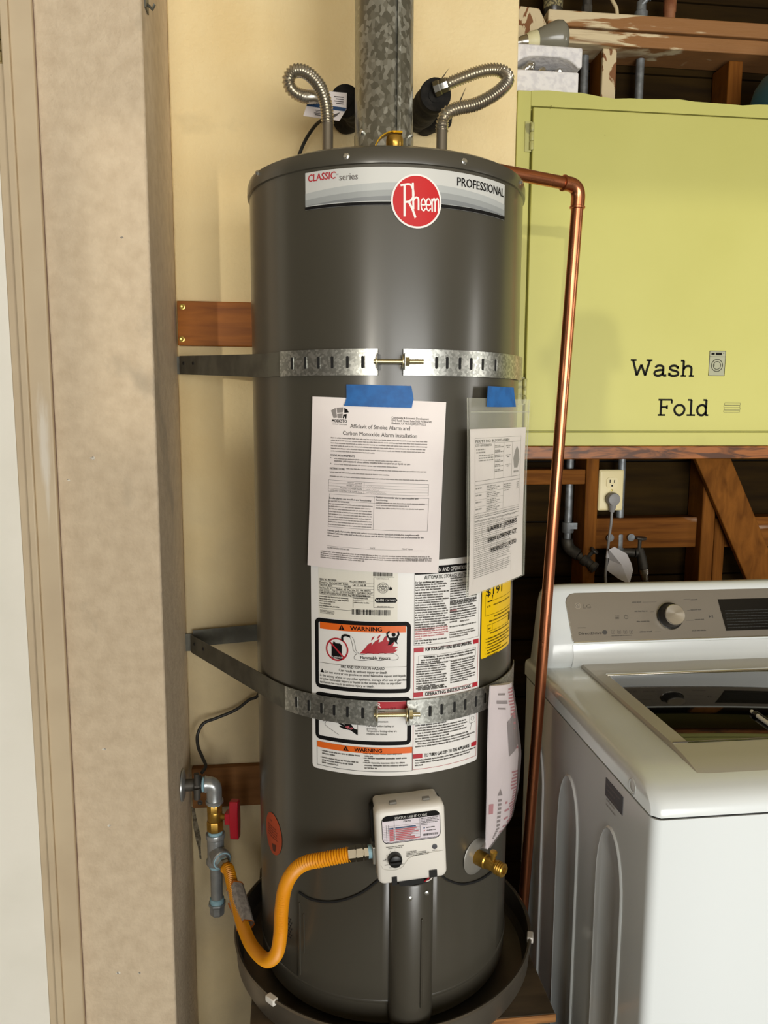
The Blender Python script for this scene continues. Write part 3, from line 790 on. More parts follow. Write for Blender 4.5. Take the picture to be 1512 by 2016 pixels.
redsoft.poly([rp(x, y) for x, y in ((680, 1430), (688, 1428), (696, 1433), (692, 1436), (684, 1434))])
soft.stroke([rp(636, 1419), rp(644, 1418), rp(641, 1423), rp(643, 1428), rp(655, 1437), rp(668, 1446)], .0006, smooth=4)
# third panel: warning with bullet notes
a, b = W(625, 1504), (W(812, 1459)[0], W(625, 1457)[1]); frm2 = Print(cyl_surf, N1); frm2.frame(a[0], a[1], b[0], b[1] - .0005, .0007); frm2.build('thin_frame', 'ink', lab)
warn(626, 811, 1457.5, 1469, 698, 752)
for (x0, y0, x1s) in ((635, 1478, (708, 662)), (635, 1491, (706, 700, 666)), (718, 1484, (794, 734)), (718, 1493, (800, 728)), (718, 1502, (796, 802, 743))):
    u0, v0 = W(x0, y0)
    for i, x1 in enumerate(x1s): blk.words(u0, W(x1, y0)[0], v0 - i * .0046, .0030)
    soft.rect(u0 - .0024, v0 + .0006, u0 - .0014, v0 + .0016)
# right column
a, b = W(814, 1132), W(943, 1108)
vt = VT - .0095; frm.rect(UM + .001, vt - .0135, UR - .004, vt - .0005); frm.build('black_header', 'ink', lab)
u0 = W(870, 1118)[0]; wht.text('INSTALLATION AND OPERATION DETAILS', UM + .006, vt - .0105, .0068, width=UR - UM - .016, bold=.012)
tl(blk, 'AUTOMATIC STORAGE WATER HEATERS', 835, 940, 1140.5, 7.4, bold=.006)
CL, CM, CR = W(817, 1200)[0], W(883, 1200)[0], W(938, 1200)[0]
ln = Print(cyl_surf, N1)
ln.frame(UM + .001, W(814, 1271)[1], UR - .004, vt - .0005, .0005)
u0, v0 = W(817, 1149); blk.text('For Safe Installation and Operation:', CL, v0, .0036, width=(CM - CL) * .82, bold=.02)
def para(pr, c0, c1, y, nlines, fills=()):
    v = W(815 if c0 < CM - .001 else 886, y)[1]
    for i in range(nlines): pr.words(c0, c1 - .002, v - i * .0041, .0029, fills[i] if i < len(fills) else 1)
CL2 = W(885, 1200)[0]
para(blk, CL, CM, 1153.5, 3, (.95, .9, .8)); para(blk, CL, CM, 1169, 6, (1, .9, .85, 1, .85, .95)); para(blk, CL, CM, 1198, 10, (1, .95, 1, 1, .98, 1, 1, .9, .95, .55))
para(redsoft, CL, CM, 1240, 5, (1, 1, 1, .95, .25)); para(blk, CL, CM, 1263, 2, (1, .5))
para(blk, CL2, CR, 1140, 2, (1, .5)); para(blk, CL2, CR, 1151, 9, (1, 1, .95, 1, 1, .9, 1, 1, .9)); para(blk, CL2, CR, 1187, 5, (1, 1, .9, .95, .6)); para(redsoft, CL2, CL2 + .014, 1203, 1); para(blk, CL2, CR, 1206.5, 5, (1, 1, 1, .95, .3))
para(soft, CL2 + .02, CR, 1227, 1, (.5,)); para(blk, CL2, CR, 1235, 1); para(soft, CL2, CR, 1246, 3, (.9, 1, .7))
def redhead(y, s, c0, c1):
    v = W(814, y)[1]
    for e0, e1 in ((UM + .001, UM + .0175), (UR - .0165, UR - .004)): q_ = Print(cyl_surf, N2); q_.rect(e0, v, e1, v + .0075); q_.build('red_block', 'ink_red', lab)
    blk.text(s, UM + .021, v + .0008, .0058, width=UR - UM - .042, bold=.02)
redhead(1284, 'FOR YOUR SAFETY READ BEFORE OPERATING', 0, 0)
v1, v2 = W(814, 1364)[1], W(814, 1277)[1]
rl = Print(cyl_surf, N1); rl.frame(UM + .001, v1, UR - .004, v2, .0006); rl.frame(UM + .001, VB + .0085, UR - .004, v1 - .006, .0006)
ln.frame(UM + .009, v2 - .027, UR - .010, v2 - .0125, .0004)
blk.text('WARNING:', UM + .018, v2 - .0175, .0034, width=.020, bold=.03); blk.words(UM + .041, UR - .014, v2 - .0175, .0032); blk.words(UM + .013, UR - .018, v2 - .0218, .0032); blk.words(UM + .013, UM + .05, v2 - .0255, .003)
para(blk, CL + .003, CM, 1310, 11, (1, .9, .95, 1, .8, 1, .95, 1, 1, .6, .9)); para(blk, CL2 + .003, CR, 1303, 10, (1, .95, 1, .9, 1, 1, .8, 1, 1, .7)); para(blk, CL + .006, CM, 1355, 2, (.9, 1))
redhead(1372, 'OPERATING INSTRUCTIONS', 0, 0)
va = W(814, 1383)[1]
for i in range(18):
    blk.words(UM + (.005, .009, .005)[i % 3], UR - (.006 if i < 9 or i > 15 else .026), va - i * .0046, .0030, (1, .97, .9, 1, .6)[i % 5])
vi = W(814, 1440)[1]; ln.frame(UR - .0215, vi - .004, UR - .0075, vi + .012, .0006, .002, .0016); ln.ell(UR - .0145, vi + .004, .004, n=16, r0=.85); ln.line((UR - .017, vi - .004), (UR - .019, vi - .016), .0007)
redhead(1493, 'TO TURN GAS OFF TO THE APPLIANCE', 0, 0)
vq = W(814, 1496)[1]
for i in range(3): blk.words(UM + .005, UR - .006, vq - .0022 - i * .0044, .0030, (1, .9, .15)[i])
rl.build('red_outlines', 'ink_red', lab, True); ln.build('thin_outlines', 'ink_soft', lab, True)
blk.build('printed_text', 'ink', lab, True); soft.build('faint_text', 'ink_soft', lab, True); redsoft.build('red_text', 'ink_red_soft', lab, True)
wht.build('white_lettering', 'sticker_white', lab, True); mark.build('warning_marks', 'orange_ink', lab, True)
# ---- yellow energy label
YA, YB = PC(948, 1200)[0], PC(1003, 1200)[0]
yl = cyl_label('energy_label', 'yellow_label', H, YA, PC(948, 1297)[1], YB, 1.345, .0008, corner=.003)
pr = Print(cyl_surf, .0012); v0 = PC(957, 1174)[1]
pr.text('$191', PC(956, 1174)[0], v0, .0135, width=PC(987, 1170)[0] - PC(956, 1174)[0], bold=.012)
u0 = PC(959, 1186)[0]; vv = PC(959, 1186)[1]
pr.rect(u0, vv, u0 + .014, vv + .0022); pr.rect(u0, vv + .0008, YB - .004, vv + .0013)
pr.poly([(u0 + .0125, vv + .011), (u0 + .0165, vv + .011), (u0 + .0148, vv + .003)])
pr.text('$170', u0 - .001, vv - .0095, .0034); pr.words(u0 + .018, YB - .006, vv - .0085, .003)
vb = PC(956, 1213)[1]; pr.rect(u0 - .006, vb, YB - .002, vb + .0005); pr.rect(u0 - .006, vb, u0 - .0055, vb + .036)
pr.words(u0 + .02, YB - .004, vb - .006, .003); pr.words(u0 + .006, YB - .004, vb - .0125, .003)
pr.frame(u0, vb - .029, YB - .014, vb - .017, .0005); pr.rect(u0 + .016, vb - .029, u0 + .0165, vb - .017); pr.words(u0 + .003, u0 + .013, vb - .025, .003); pr.rect(YB - .013, vb - .0275, YB - .003, vb - .0125)
pr.words(u0 + .009, YB - .012, vb - .034, .003)
for i in range(7):
    pr.words(u0 + .002, YB - .004, vb - .043 - i * .0052, .0032, (1, .95, .8, 1, .5, .9, .4)[i])
    if i in (0, 1, 3, 5): pr.ell(u0 - .002, vb - .0415 - i * .0052, .0009, n=8)
pr.build('printed_text', 'ink', yl, True)
# ---- orange oval sticker low on the left
ou, ov = PC(538, 1641); ow = (PC(553, 1642)[0] - PC(524, 1642)[0]) / 2
pr = Print(cyl_surf, .0008); pr.ell(ou, ov, ow, .0395, 36); os_ = pr.build('orange_sticker', 'orange_sticker', H)
pr = Print(cyl_surf, .0012)
for i in range(5): pr.words(ou - .02, ou + .02, ov + .012 - i * .005, .003, .9)
pr.poly([(ou - .004, ov - .02), (ou + .012, ov - .017), (ou + .009, ov - .031), (ou, ov - .033)]); pr.words(ou - .012, ou - .002, ov + .022, .003)
pr.build('printed_text', mat('ink_brown', '#5c1f0a', .6), os_, True)
# ---- burner access cover with scalloped upper edge and central channel
top_pts = [rp(x, y) for x, y in ((590, 1757), (612, 1770), (645, 1776), (680, 1771), (715, 1756), (745, 1733), (762, 1722), (812, 1742), (850, 1724), (862, 1720), (880, 1733), (906, 1741), (935, 1736), (960, 1722), (975, 1707))]
tp = [(p.x, p.y) for p in catmull([(a, b, 0) for a, b in top_pts], 5)]
def cover(n0, n1, zb, dz0=0.0):
    mb = MB(); K = len(tp); ring = []
    for (u, v) in tp: ring.append([cyl_surf(u, zb, n0), cyl_surf(u, zb, n1), cyl_surf(u, (v + dz0) - .003, n1), cyl_surf(u, v + dz0, n1 - .002), cyl_surf(u, v + dz0, n0)])
    mb.loft(ring, cap=True); return mb
cover(.0, .0055, ZB + .055).build('burner_cover', 'tank_grey', H, smooth=50)
MB().tube([cyl_surf(u, v + .0012, .0015) for u, v in tp], .0022, 8).build('cover_gap', 'gasket', H)
uC = (PC(765, 1850, R + .02)[0] + PC(858, 1850, R + .02)[0]) / 2; n, t = radial(uC)
ch = MB(); rings = []
prof = [(a, max(0.0, math.cos(math.pi / 2 * a)) ** .42) for a in [-1, -.985, -.95, -.88, -.75, -.55, -.3, 0, .3, .55, .75, .88, .95, .985, 1]]
zc0, zc1 = .4985, PC(811, 1742, R + .03)[1]
for z, k in ((zc0, .55), (zc0 + .005, .8), (zc0 + .016, .97), (zc0 + .03, 1), (zc1 - .004, 1), (zc1, .93)):
    rings.append([n * (R + .001 + .034 * k * b) + t * (.0385 * (.88 + .12 * k) * a) + Vector((0, 0, z)) for a, b in prof] + [n * (R - .004) + t * .036 + Vector((0, 0, z)), n * (R - .004) - t * .036 + Vector((0, 0, z))])
ch.loft(rings).build('cover_channel', 'tank_grey', H, smooth=50)
MB().obox(n * (R + .0345) + t * .012 + Vector((0, 0, (zc0 + zc1) / 2 - .005)), t, (0, 0, 1), n, .0035, .165, .005).build('channel_rib', 'tank_grey', H, bevel=.0015)
for dx, zz_ in ((-.008, zc1 - .022), (.02, zc1 - .016)): MB().lathe([(.004, -.003), (.004, .001), (.002, .002)], n * (R + .033) + t * dx + Vector((0, 0, zz_)), n, 10).build('rivet', 'screw_zinc', H)
MB().tube([cyl_surf(PC(592, 1765)[0] + .0025, .555, .006), cyl_surf(PC(592, 1765)[0] + .0025, PC(592, 1772)[1], .006)], .0016, 6).tube([cyl_surf(PC(592, 1765)[0] + .012, .60, .006), cyl_surf(PC(592, 1765)[0] + .012, PC(592, 1790)[1], .006)], .0012, 6).build('cover_crease', 'tank_grey', H)
vh = Print(cyl_surf, .0009); u0, v0 = PC(568, 1825)
for i in range(7):
    for j in range(3): vh.ell(u0 + (j - 1) * .006 + (i % 2) * .003, v0 + (i - 3) * .006, .0018, n=8)
vh.build('air_holes', 'gasket', H, True)
# ---- gas control valve
nn, tt = radial(R_(1.8) * R); zc = .8625
UU = (tt * math.cos(R_(3)) + Vector((0, 0, 1)) * math.sin(R_(3))).normalized(); VV = nn.cross(UU) * -1
if VV.z < 0: VV = -VV
g = thing('', '', '') if False else None
base = nn * (R - .002) + Vector((0, 0, zc)) 
def GP(a, b, c): return base + UU * a + VV * b + nn * c
gv = MB(); rings = []
def grr(w0, w1, h0, h1, r, c, tilt=0):
    P = rrect(w0, w1, h0, h1, 0, r); return [GP(p.x, p.y, c + tilt * (p.y - h0)) for p in P]
hw, hh = .0572, .0645
gv.loft([grr(-hw * .93, hw * .93, -hh * .9, hh * .93, .006, 0), grr(-hw * .95, hw * .95, -hh, hh * .96, .008, .03), grr(-hw, hw, -hh, hh, .009, .034), grr(-hw, hw, -hh, hh, .010, .052), grr(-hw + .002, hw - .002, -hh + .002, hh - .002, .009, .057), grr(-hw + .006, hw - .006, -hh + .005, hh - .006, .007, .059)])
ctl = gv.build('gas_control', 'white_plastic', H, smooth=45)
MB().loft([grr(-hw - .003, hw + .003, -.01, hh - .014, .006, .0), grr(-hw - .003, hw + .003, -.01, hh - .014, .006, .022)]).build('control_back', 'black_plastic', ctl)
for a in (-.025, .03): MB().obox(GP(a, hh + .001, .04), UU, VV, nn, .012, .006, .008).build('clip', mat('clip_grey', '#77746c', .4), ctl, bevel=.001)
gs = plane_surf(GP(0, 0, .0592), UU, VV, nn)
# raised lower shelf line and knob collar
pr = Print(gs, .0003); pr.frame(-.0475, .0065, .0485, .0545, .0010, .010, .0095); pr.build('status_outline', 'ink', ctl)
pr = Print(gs, .0002); pr.frame(-.0468, .0072, .0478, .0538, .0235, .0095, .0); pr.build('status_card', mat('status_lilac', '#e6dde4', .4), ctl)
pr = Print(gs, .0005); pr.poly([(-.0455, .0455), (.0465, .0455), (.0465, .049), (.043, .0536), (-.042, .0536), (-.0455, .049)]); pr.build('status_header', 'ink', ctl)
pr = Print(gs, .0007); pr.text('STATUS LIGHT CODE', -.026, .0472, .0042, width=.053, bold=.025); pr.build('status_title', 'sticker_white', ctl, True)
blk = Print(gs, .0006); rd = Print(gs, .0005); bl_ = Print(gs, .0005)
blk.text('STATUS', -.012, .0408, .0026, width=.0125, bold=.03)
for i in range(9):
    v = .0365 - i * .0029; blk.rect(-.0455, v - .0004, .0145, v - .0002)
    (bl_ if i == 1 else rd).rect(-.0255, v - .0024, -.0020 + (.010, .010, .012, .008, .014, .004, .002, .008, .016)[i], v - .0007) if i else None
    if i: (bl_ if i == 1 else rd).rect(-.0355, v - .0026, -.0285, v - .0004)
for x in (-.0405, -.037, -.0272, .0148): blk.rect(x, .0105, x + .0004, .0455 if x > -.03 else .0395)
for i in range(5): blk.words(.0165, .046, .0425 - i * .0026, .0018, (1, .95, 1, .9, .4)[i])
bl_.ell(.0215, .0265, .0013, n=10); blk.words(.025, .0405, .0257, .0022); rd.ell(.0215, .0215, .0013, n=10); blk.words(.025, .0405, .0207, .0022)
blk.barcode(.0195, .0128, .0445, .0165, 8); blk.words(-.041, .043, .0083, .0016)
blk.words(-.042, -.013, .0005, .0017); blk.words(-.0385, -.016, -.0022, .0017)
for i in range(4): blk.words(-.0095, .027, -.012 - i * .0025, .0017, (.45, .95, 1, .98)[i])
kc = (-.029, -.0195)
for a, s in ((185, 'HOT'), (215, 'LOW'), (245, 'VAC'), (285, 'PILOT'), (315, 'OFF')):
    blk.text(s, kc[0] + .0165 * math.cos(R_(a)), kc[1] + .0165 * math.sin(R_(a)) - .001, .0018, align='c')
for a in (150, 115, 85, 180): blk.ell(kc[0] + .0145 * math.cos(R_(a)), kc[1] + .0145 * math.sin(R_(a)), .0006, n=8)
blk.text('STATUS', .0375, -.0155, .0016, align='c')
blk.build('printed_text', 'ink', ctl, True); rd.build('red_rows', 'ink_red_soft', ctl, True); bl_.build('blue_rows', 'ink_blue', ctl, True)
pr = Print(gs, .0004); pr.stroke([(-.052, -.028), (-.047, -.036), (-.032, -.040), (-.018, -.037), (-.011, -.029), (-.004, -.022), (.012, -.019), (.052, -.0165)], .0009, smooth=5); pr.build('moulding_line', mat('plastic_shade', '#c9c4ba', .5), ctl)
MB().lathe([(.0115, 0), (.0115, .008), (.0105, .011), (.009, .012)], GP(kc[0], kc[1], .0585), nn, 28).obox(GP(kc[0], kc[1], .0725), UU, VV, nn, .018, .003, .005).build('control_knob', 'black_plastic', ctl)
MB().lathe([(.0042, 0), (.0042, .0014), (.003, .0016)], GP(.0375, -.008, .0588), nn, 18).build('status_button', mat('button_grey', '#55555a', .3), ctl)
MB().obox(GP(-.031, -.0585, .0545), UU, VV, nn, .0085, .014, .012).build('black_tab', 'black_plastic', ctl); MB().obox(GP(.033, -.0545, .0555), UU, VV, nn, .013, .012, .012).build('black_tab', 'black_plastic', ctl)
MB().loft([grr(-.022, .030, -.078, -.06, .004, .012), grr(-.022, .030, -.078, -.06, .004, .048)]).build('wire_housing', 'black_plastic', ctl)
MB().tube(catmull([GP(.030, -.058, .052), GP(.026, -.066, .054), GP(.020, -.073, .05)], 5), .0013, 6).build('red_wire', 'valve_red', ctl)
MB().tube(catmull([GP(.036, -.058, .052), GP(.030, -.067, .055), GP(.022, -.072, .053)], 5), .0011, 6).build('white_wire', 'white_plastic', ctl)
MB().obox(GP(-.0595, -.023, .026), UU, VV, nn, .006, .030, .030).build('inlet_flange', 'screw_zinc', ctl, bevel=.001)
GIN = GP(-.062, -.0215, .028)
# ---- drain valve and its dished plate
du, dvz = PC(937, 1685); dn, dt = radial(du)
c = dn * R + Vector((0, 0, dvz))
MB().lathe([(.033, .0005), (.031, .002), (.020, .0035), (.012, .004)], c, dn, 40).build('drain_plate', mat('plate_grey', '#8b8880', .35, .3), H)
ax = (dn + Vector((0.12, 0, -.06))).normalized()
dvl = MB().lathe([(.013, 0), (.0135, .004), (.0135, .022), (.0115, .024), (.0105, .042), (.0125, .044), (.0125, .047), (.0112, .048), (.0125, .050), (.0112, .052), (.0125, .054), (.0112, .056), (.0122, .058), (.0105, .060), (.006, .060), (.005, .054)], c, ax, 24).build('drain_valve', 'brass', H)
MB().lathe([(.0045, 0), (.0045, .012), (.0065, .0125), (.0065, .018), (.004, .019)], c + ax * .036 + Vector((0, 0, .008)), (0.05, -.1, 1), 14).build('drain_stem', 'brass', dvl)
# ---- nipples, relief valve on the top
def on_top(px, py, Y): p = onY(px, py, Y); return p
for px in (645, 870):
    p = onY(px, 262, .0); MB().lathe([(.0125, ZT), (.0105, ZT + .012), (.0100, ZT + .014), (.0100, ZT + .118)], (p.x, 0, 0), (0, 0, 1), 20).build('pipe_nipple', mat('nipple_steel', '#8d867a', .3, .8), H)
tpv = onY(777, 275, -.12); TX, TY = tpv.x, -.12
rv_ = MB().lathe([(.013, ZT), (.0165, ZT + .004), (.0165, ZT + .016), (.0125, ZT + .018), (.0125, ZT + .034), (.014, ZT + .036), (.0145, ZT + .046), (.013, ZT + .052), (.006, ZT + .054)], (TX, TY, 0), (0, 0, 1), 24).build('relief_valve', 'brass', H)
lv = MB(); arcp = [(TX - .036 + .036 * (1 - math.cos(R_(a))), TY - .002, ZT + .018 + .04 * math.sin(R_(a))) for a in range(0, 91, 10)]
for p0, p1 in zip(arcp[:-1], arcp[1:]):
    a, b = Vector(p0), Vector(p1); d = (b - a).normalized(); lv.obox((a + b) / 2, d, (0, 1, 0), d.cross(Vector((0, 1, 0))), (b - a).length * 1.1, .016, .0018)
lv.obox((TX + .004, TY - .002, ZT + .058), (1, 0, 0), (0, 1, 0), (0, 0, 1), .016, .012, .003)
lv.build('relief_lever', mat('lever_brass', '#c79a1c', .3, .8), rv_)
MB().lathe([(.010, 0), (.010, .03), (.0125, .031), (.0125, .04)], (TX, TY, ZT + .027), (1, .12, .0), 16).build('valve_outlet', 'rust', rv_)

# ================================================================== FLUE, PLATFORM, PAN
fl = thing('flue_pipe', 'galvanized metal flue pipe rising from the top of the water heater', 'pipe', (0, 0, ZT))
fc = onY(756, 180, .0).x
MB().lathe([(.0535, ZT + .004), (.0535, ZT + .09), (.052, ZT + .092), (.0515, 2.779)], (fc, .0, 0), (0, 0, 1), 48, cap=False).lathe([(.0505, ZT + .004), (.0495, 2.779)], (fc, .0, 0), (0, 0, 1), 48, cap=False).build('pipe_wall', 'flue_galv', fl)
MB().obox((fc + .02, -.0515, 2.40), (1, .35, 0), (0, 0, 1), (0, 1, 0), .006, .75, .002).build('lock_seam', 'flue_galv', fl)
for px, py in ((709, 269), (814, 275)):
    p = onY(px, py, -.01); d = Vector((p.x - fc, -.035, 0)).normalized()
    MB().lathe([(.0045, 0), (.0045, .003), (.003, .0045)], Vector((fc, 0, p.z)) + d * .053, d, 8).build('screw', 'screw_zinc', fl)
st = thing('plywood_stand', 'worn plywood stand carrying the drain pan', 'stand', (.02, 0, 0))
MB().box(-.262, .292, -.222, .296, .449, .465).build('top_board', 'plywood', st, bevel=.002)
MB().box(-.2625, .2925, -.2235, -.2215, .4488, .4642).build('board_edge', 'ply_edge', st)
MB().box(-.255, -.215, -.21, .29, .0, .449).box(.245, .285, -.21, .29, 0, .449).box(-.215, .245, -.21, -.19, .0, .449).build('support_panels', 'plywood', st, bevel=.002)
pn = thing('drain_pan', 'shallow round metal drain pan under the water heater', 'drain pan', (0, 0, .466))
RP = .297
MB().lathe([(.002, .4665), (RP - .012, .4665), (RP - .006, .470), (RP - .001, .480), (RP, .520), (RP + .0035, .5225), (RP + .004, .526), (RP + .001, .528), (RP - .003, .526), (RP - .0032, .48), (RP - .014, .4690), (.002, .4690)], (0, 0, 0), (0, 0, 1), 128, cap=False).build('pan_body', 'pan_metal', pn)
for px, py in ((533, 1970), (1036, 1845)):
    p = onZ(px, py, .522); a = math.atan2(p.x, -p.y); d = Vector((math.sin(a), -math.cos(a), 0)); t = Vector((math.cos(a), math.sin(a), 0))
    MB().obox(d * (RP + .001) + Vector((0, 0, .523)), t, d, (0, 0, 1), .022, .0125, .012).build('rim_clip', 'white_plastic', pn, bevel=.002)
# ================================================================== STRAPS, CLEATS
def board(name, x0, y0, x1, y1, m, label, screws, sm, X1=None):
    p, q = onY(x0, y0, .281), onY(x0, y1, .281)
    o = thing(name, label, 'board', (p.x, .29, q.z))
    MB().box(max(p.x, PX + .001), .20, .281, .2995, q.z, p.z).build('plank_body', m, o, bevel=.0015)
    for s in screws:
        c = onY(*s, .281); MB().lathe([(.0062, -.001), (.0062, .0006), (.004, .0012), (.0022, .0004)], (c.x, .2808, c.z), (0, -1, 0), 12).build('screw', sm, o)
board('wood_cleat', 348, 592, 497, 680, 'board_wood', 'orange-brown wooden board behind the upper strap, two brass screws', ((359, 604), (358, 668)), 'brass_screw')
board('wood_cleat', 377, 1514, 515, 1592, 'board_old', 'dull brown wooden board on the wall behind the gas valve', ((394, 1580),), 'pipe_dark')

def strap(label, zt_, zw, hgt, x_slots_l, x_slots_r, bolt_px, ears, wall_px, two_tails, bolt_y, xl_end, xr_end):
    z0, z1 = zt_ - hgt / 2, zt_ + hgt / 2; rr = .003
    s = thing('seismic_strap', label, 'strap', (0, -R - .01, zt_))
    W0 = onY(wall_px[0], (wall_px[1] + wall_px[2]) / 2, .285); W0 = Vector((max(W0.x, PX + .004), .285, zw))
    def tang(P, front=True):
        d = math.hypot(P.x, P.y); A = math.atan2(P.y, P.x); k = math.acos((R + rr) / d); a = A + k if front else A - k
        return Vector(((R + rr) * math.cos(a), (R + rr) * math.sin(a), zt_)), math.atan2(math.cos(a), -math.sin(a))
    T, th = tang(W0)
    # plain dull tail, wall to tank
    thL = PC(xl_end, bolt_y)[0] / R
    def path(q):
        n_ = []
        for i in range(9): n_.append(W0.lerp(T, i / 8))
        k = 10
        for i in range(1, k + 1):
            a = th + (thL + .05 - th) * i / k; n_.append(Vector(((R + rr) * math.sin(a), -(R + rr) * math.cos(a), zt_)))
        return n_
    def ribbon(pts, hg, th_, flare=0):
        mb = MB(); rings = []
        for i, p in enumerate(pts):
            t = (pts[min(i + 1, len(pts) - 1)] - pts[max(i - 1, 0)]); t.z = 0; t.normalize(); m = Vector((t.y, -t.x, 0))
            h2 = hg / 2
            rings.append([p + Vector((0, 0, -h2)), p + m * th_ + Vector((0, 0, -h2)), p + m * th_ + Vector((0, 0, h2)), p + Vector((0, 0, h2))])
        return mb.loft(rings)
    P = path(0)
    tail = ribbon(P, hgt * .96, .0014).build('plain_tail', 'strap_dull', s, smooth=30)
    foot = MB().obox(W0 + Vector((.004, .010, 0)), (1, 0, 0), (0, 0, 1), (0, 1, 0), .045, hgt * .95, .002).build('wall_foot', 'strap_dull', s)
    for f in (.06, .2):
        c = W0.lerp(T, f); t = (T - W0).normalized(); m = Vector((t.y, -t.x, 0)); MB().lathe([(.0035, 0), (.0035, .0018)], c + m * .001 + Vector((0, 0, .004)), m, 10).build('punched_hole', 'gasket', s)
    if two_tails:
        T2, th2 = tang(W0, False)
        ribbon([W0.lerp(Vector((T2.x, T2.y - .004, zt_ + .006)), i / 8) + Vector((.004, 0, .012)) for i in range(9)], hgt * .9, .0014).build('rear_tail', 'strap_dull', s)
    # slotted galvanized bands with turned-out ears
    def aband(a0, a1, ear_at_end, nm):
        k = max(4, int(abs(a1 - a0) / .05)); pts = [Vector(((R + rr + .002) * math.sin(a0 + (a1 - a0) * i / k), -(R + rr + .002) * math.cos(a0 + (a1 - a0) * i / k), zt_)) for i in range(k + 1)]
        e = pts[-1] if ear_at_end else pts[0]; n_ = Vector((e.x, e.y, 0)).normalized()
        o = ribbon(pts, hgt, .0016).build(nm, 'strap_galv', s, smooth=30)
        MB().obox(e + n_ * .010, n_, (0, 0, 1), Vector((-n_.y, n_.x, 0)), .022, hgt * .62, .0016).build('turned_ear', 'strap_galv', o, bevel=.0006)
        return o
    aE0, aE1 = PC(ears[0], bolt_y)[0] / R, PC(ears[1], bolt_y)[0] / R
    bl_ = aband(thL, aE0, True, 'left_band'); br_ = aband(aE1, PC(xr_end, bolt_y)[0] / R + .5, False, 'right_band')
    for o, xs in ((bl_, x_slots_l), (br_, x_slots_r)):
        for x in xs:
            u = PC(x, bolt_y, R + .006)[0]; n_, t_ = radial(u)
            c = n_ * (R + rr + .0037) + Vector((0, 0, zt_))
            MB().loft([[c + t_ * p.x + Vector((0, 0, p.y)) - n_ * .0003 for p in rrect(-.0022, .0022, -.0095, .0095, 0, .0021, 3)], [c + t_ * p.x + Vector((0, 0, p.y)) + n_ * .0002 for p in rrect(-.0022, .0022, -.0095, .0095, 0, .0021, 3)]]).build('slot', 'gasket', o, smooth=0)
            MB().tube([c + t_ * .0031 + Vector((0, 0, -.0095)), c + t_ * .0031 + n_ * .0003 + Vector((0, 0, .0095))], .0007, 6).build('slot_lip', 'strap_galv', o)
    # bolt, washers, nut
    am = (aE0 + aE1) / 2; n_, t_ = radial(am * R)
    bz = PC(bolt_px[0], bolt_px[1], R + .015)[1]
    b0 = n_ * (R + .0155) + t_ * ((aE0 - am) * R - .007); b0.z = bz
    ln_ = PC(bolt_px[2], bolt_px[1], R + .015)[0] - aE0 * R + .004
    MB().lathe([(.0034, 0)] + [(.0034 + .0005 * (i % 2), .004 + i * (ln_ - .004) / 40) for i in range(41)], b0, t_, 12).build('bolt_shank', 'bolt_zinc', s)
    MB().lathe([(.0065, 0), (.0108, .001), (.0108, .003), (.005, .0035)], b0 + t_ * .0025, t_, 18).build('bolt_head', 'bolt_zinc', s)
    e1 = (aE1 - aE0) * R + .006
    MB().lathe([(.0108, 0), (.0108, .0018)], b0 + t_ * (e1 - .0005), t_, 18).build('washer', 'bolt_zinc', s)
    MB().lathe([(.0068, 0), (.0074, .001), (.0074, .0078), (.0066, .0085)], b0 + t_ * (e1 + .002), t_, 6).build('hex_nut', 'bolt_zinc', s, smooth=20)
    return s
strap('upper galvanized strap around the water heater with a bolt above the papers', 1.6325, 1.653, .0405, (575, 601, 627, 654, 684, 714), (859, 880, 905, 927, 950, 975), (790, 712, 841), (744, 793), (355, 700, 738), False, 712, 557, 985)
strap('lower galvanized strap crossing the white warning labels', 1.0645, 1.030, .0425, (584, 608, 633, 658, 684, 714), (846, 869, 894, 915, 936, 954, 969), (780, 1407, 833), (744, 800), (377, 1250, 1288), True, 1398, 567, 972)

# ================================================================== WATER CONNECTORS, INSULATION
def corr(path, r, amp, pitch):
    p = resample(path, pitch / 4); rs = [r + amp * (1, 0, -1, 0)[i % 4] for i in range(len(p))]
    return p, rs
def connector(label, pts, nm='water_connector'):
    path = catmull(pts, 14)
    o = thing(nm, label, 'hose', tuple(path[0]))
    p, rs = corr(path, .0106, .0014, .0050); MB().tube(p, rs, 18).build('corrugated_tube', 'flex_steel', o, smooth=60)
    return o, path
Y = onY
cl_, pa = connector('corrugated steel water connector looping left of the flue pipe', [Y(645, 243, 0), Y(644, 222, 0), Y(639, 194, .0), Y(625, 163, .004), Y(602, 142, .010), Y(580, 140, .018), Y(568, 156, .026), Y(574, 176, .034), Y(594, 189, .045), Y(618, 192, .065), Y(645, 196, .10)])
MB().lathe([(.0128, 0), (.0128, .022), (.011, .024)], pa[-1] - (pa[-1] - pa[-3]).normalized() * .01, pa[-1] - pa[-4], 6).build('end_nut', 'steel', cl_, smooth=20)
cr_, pb = connector('corrugated steel water connector looping right of the flue pipe', [Y(870, 258, 0), Y(871, 240, 0), Y(879, 223, -.005), Y(902, 213, -.005), Y(935, 206, .0), Y(966, 191, .005), Y(990, 173, .012), Y(1000, 157, .018), Y(993, 143, .024), Y(972, 137, .030), Y(942, 142, .036), Y(906, 155, .045), Y(880, 166, .055)])
dE = (pb[-1] - pb[-3]).normalized()
MB().lathe([(.0125, 0), (.0132, .002), (.0132, .014), (.0145, .016), (.0145, .026), (.011, .028)], pb[-1] - dE * .002, dE, 8).build('end_nut', 'steel', cr_, smooth=20)
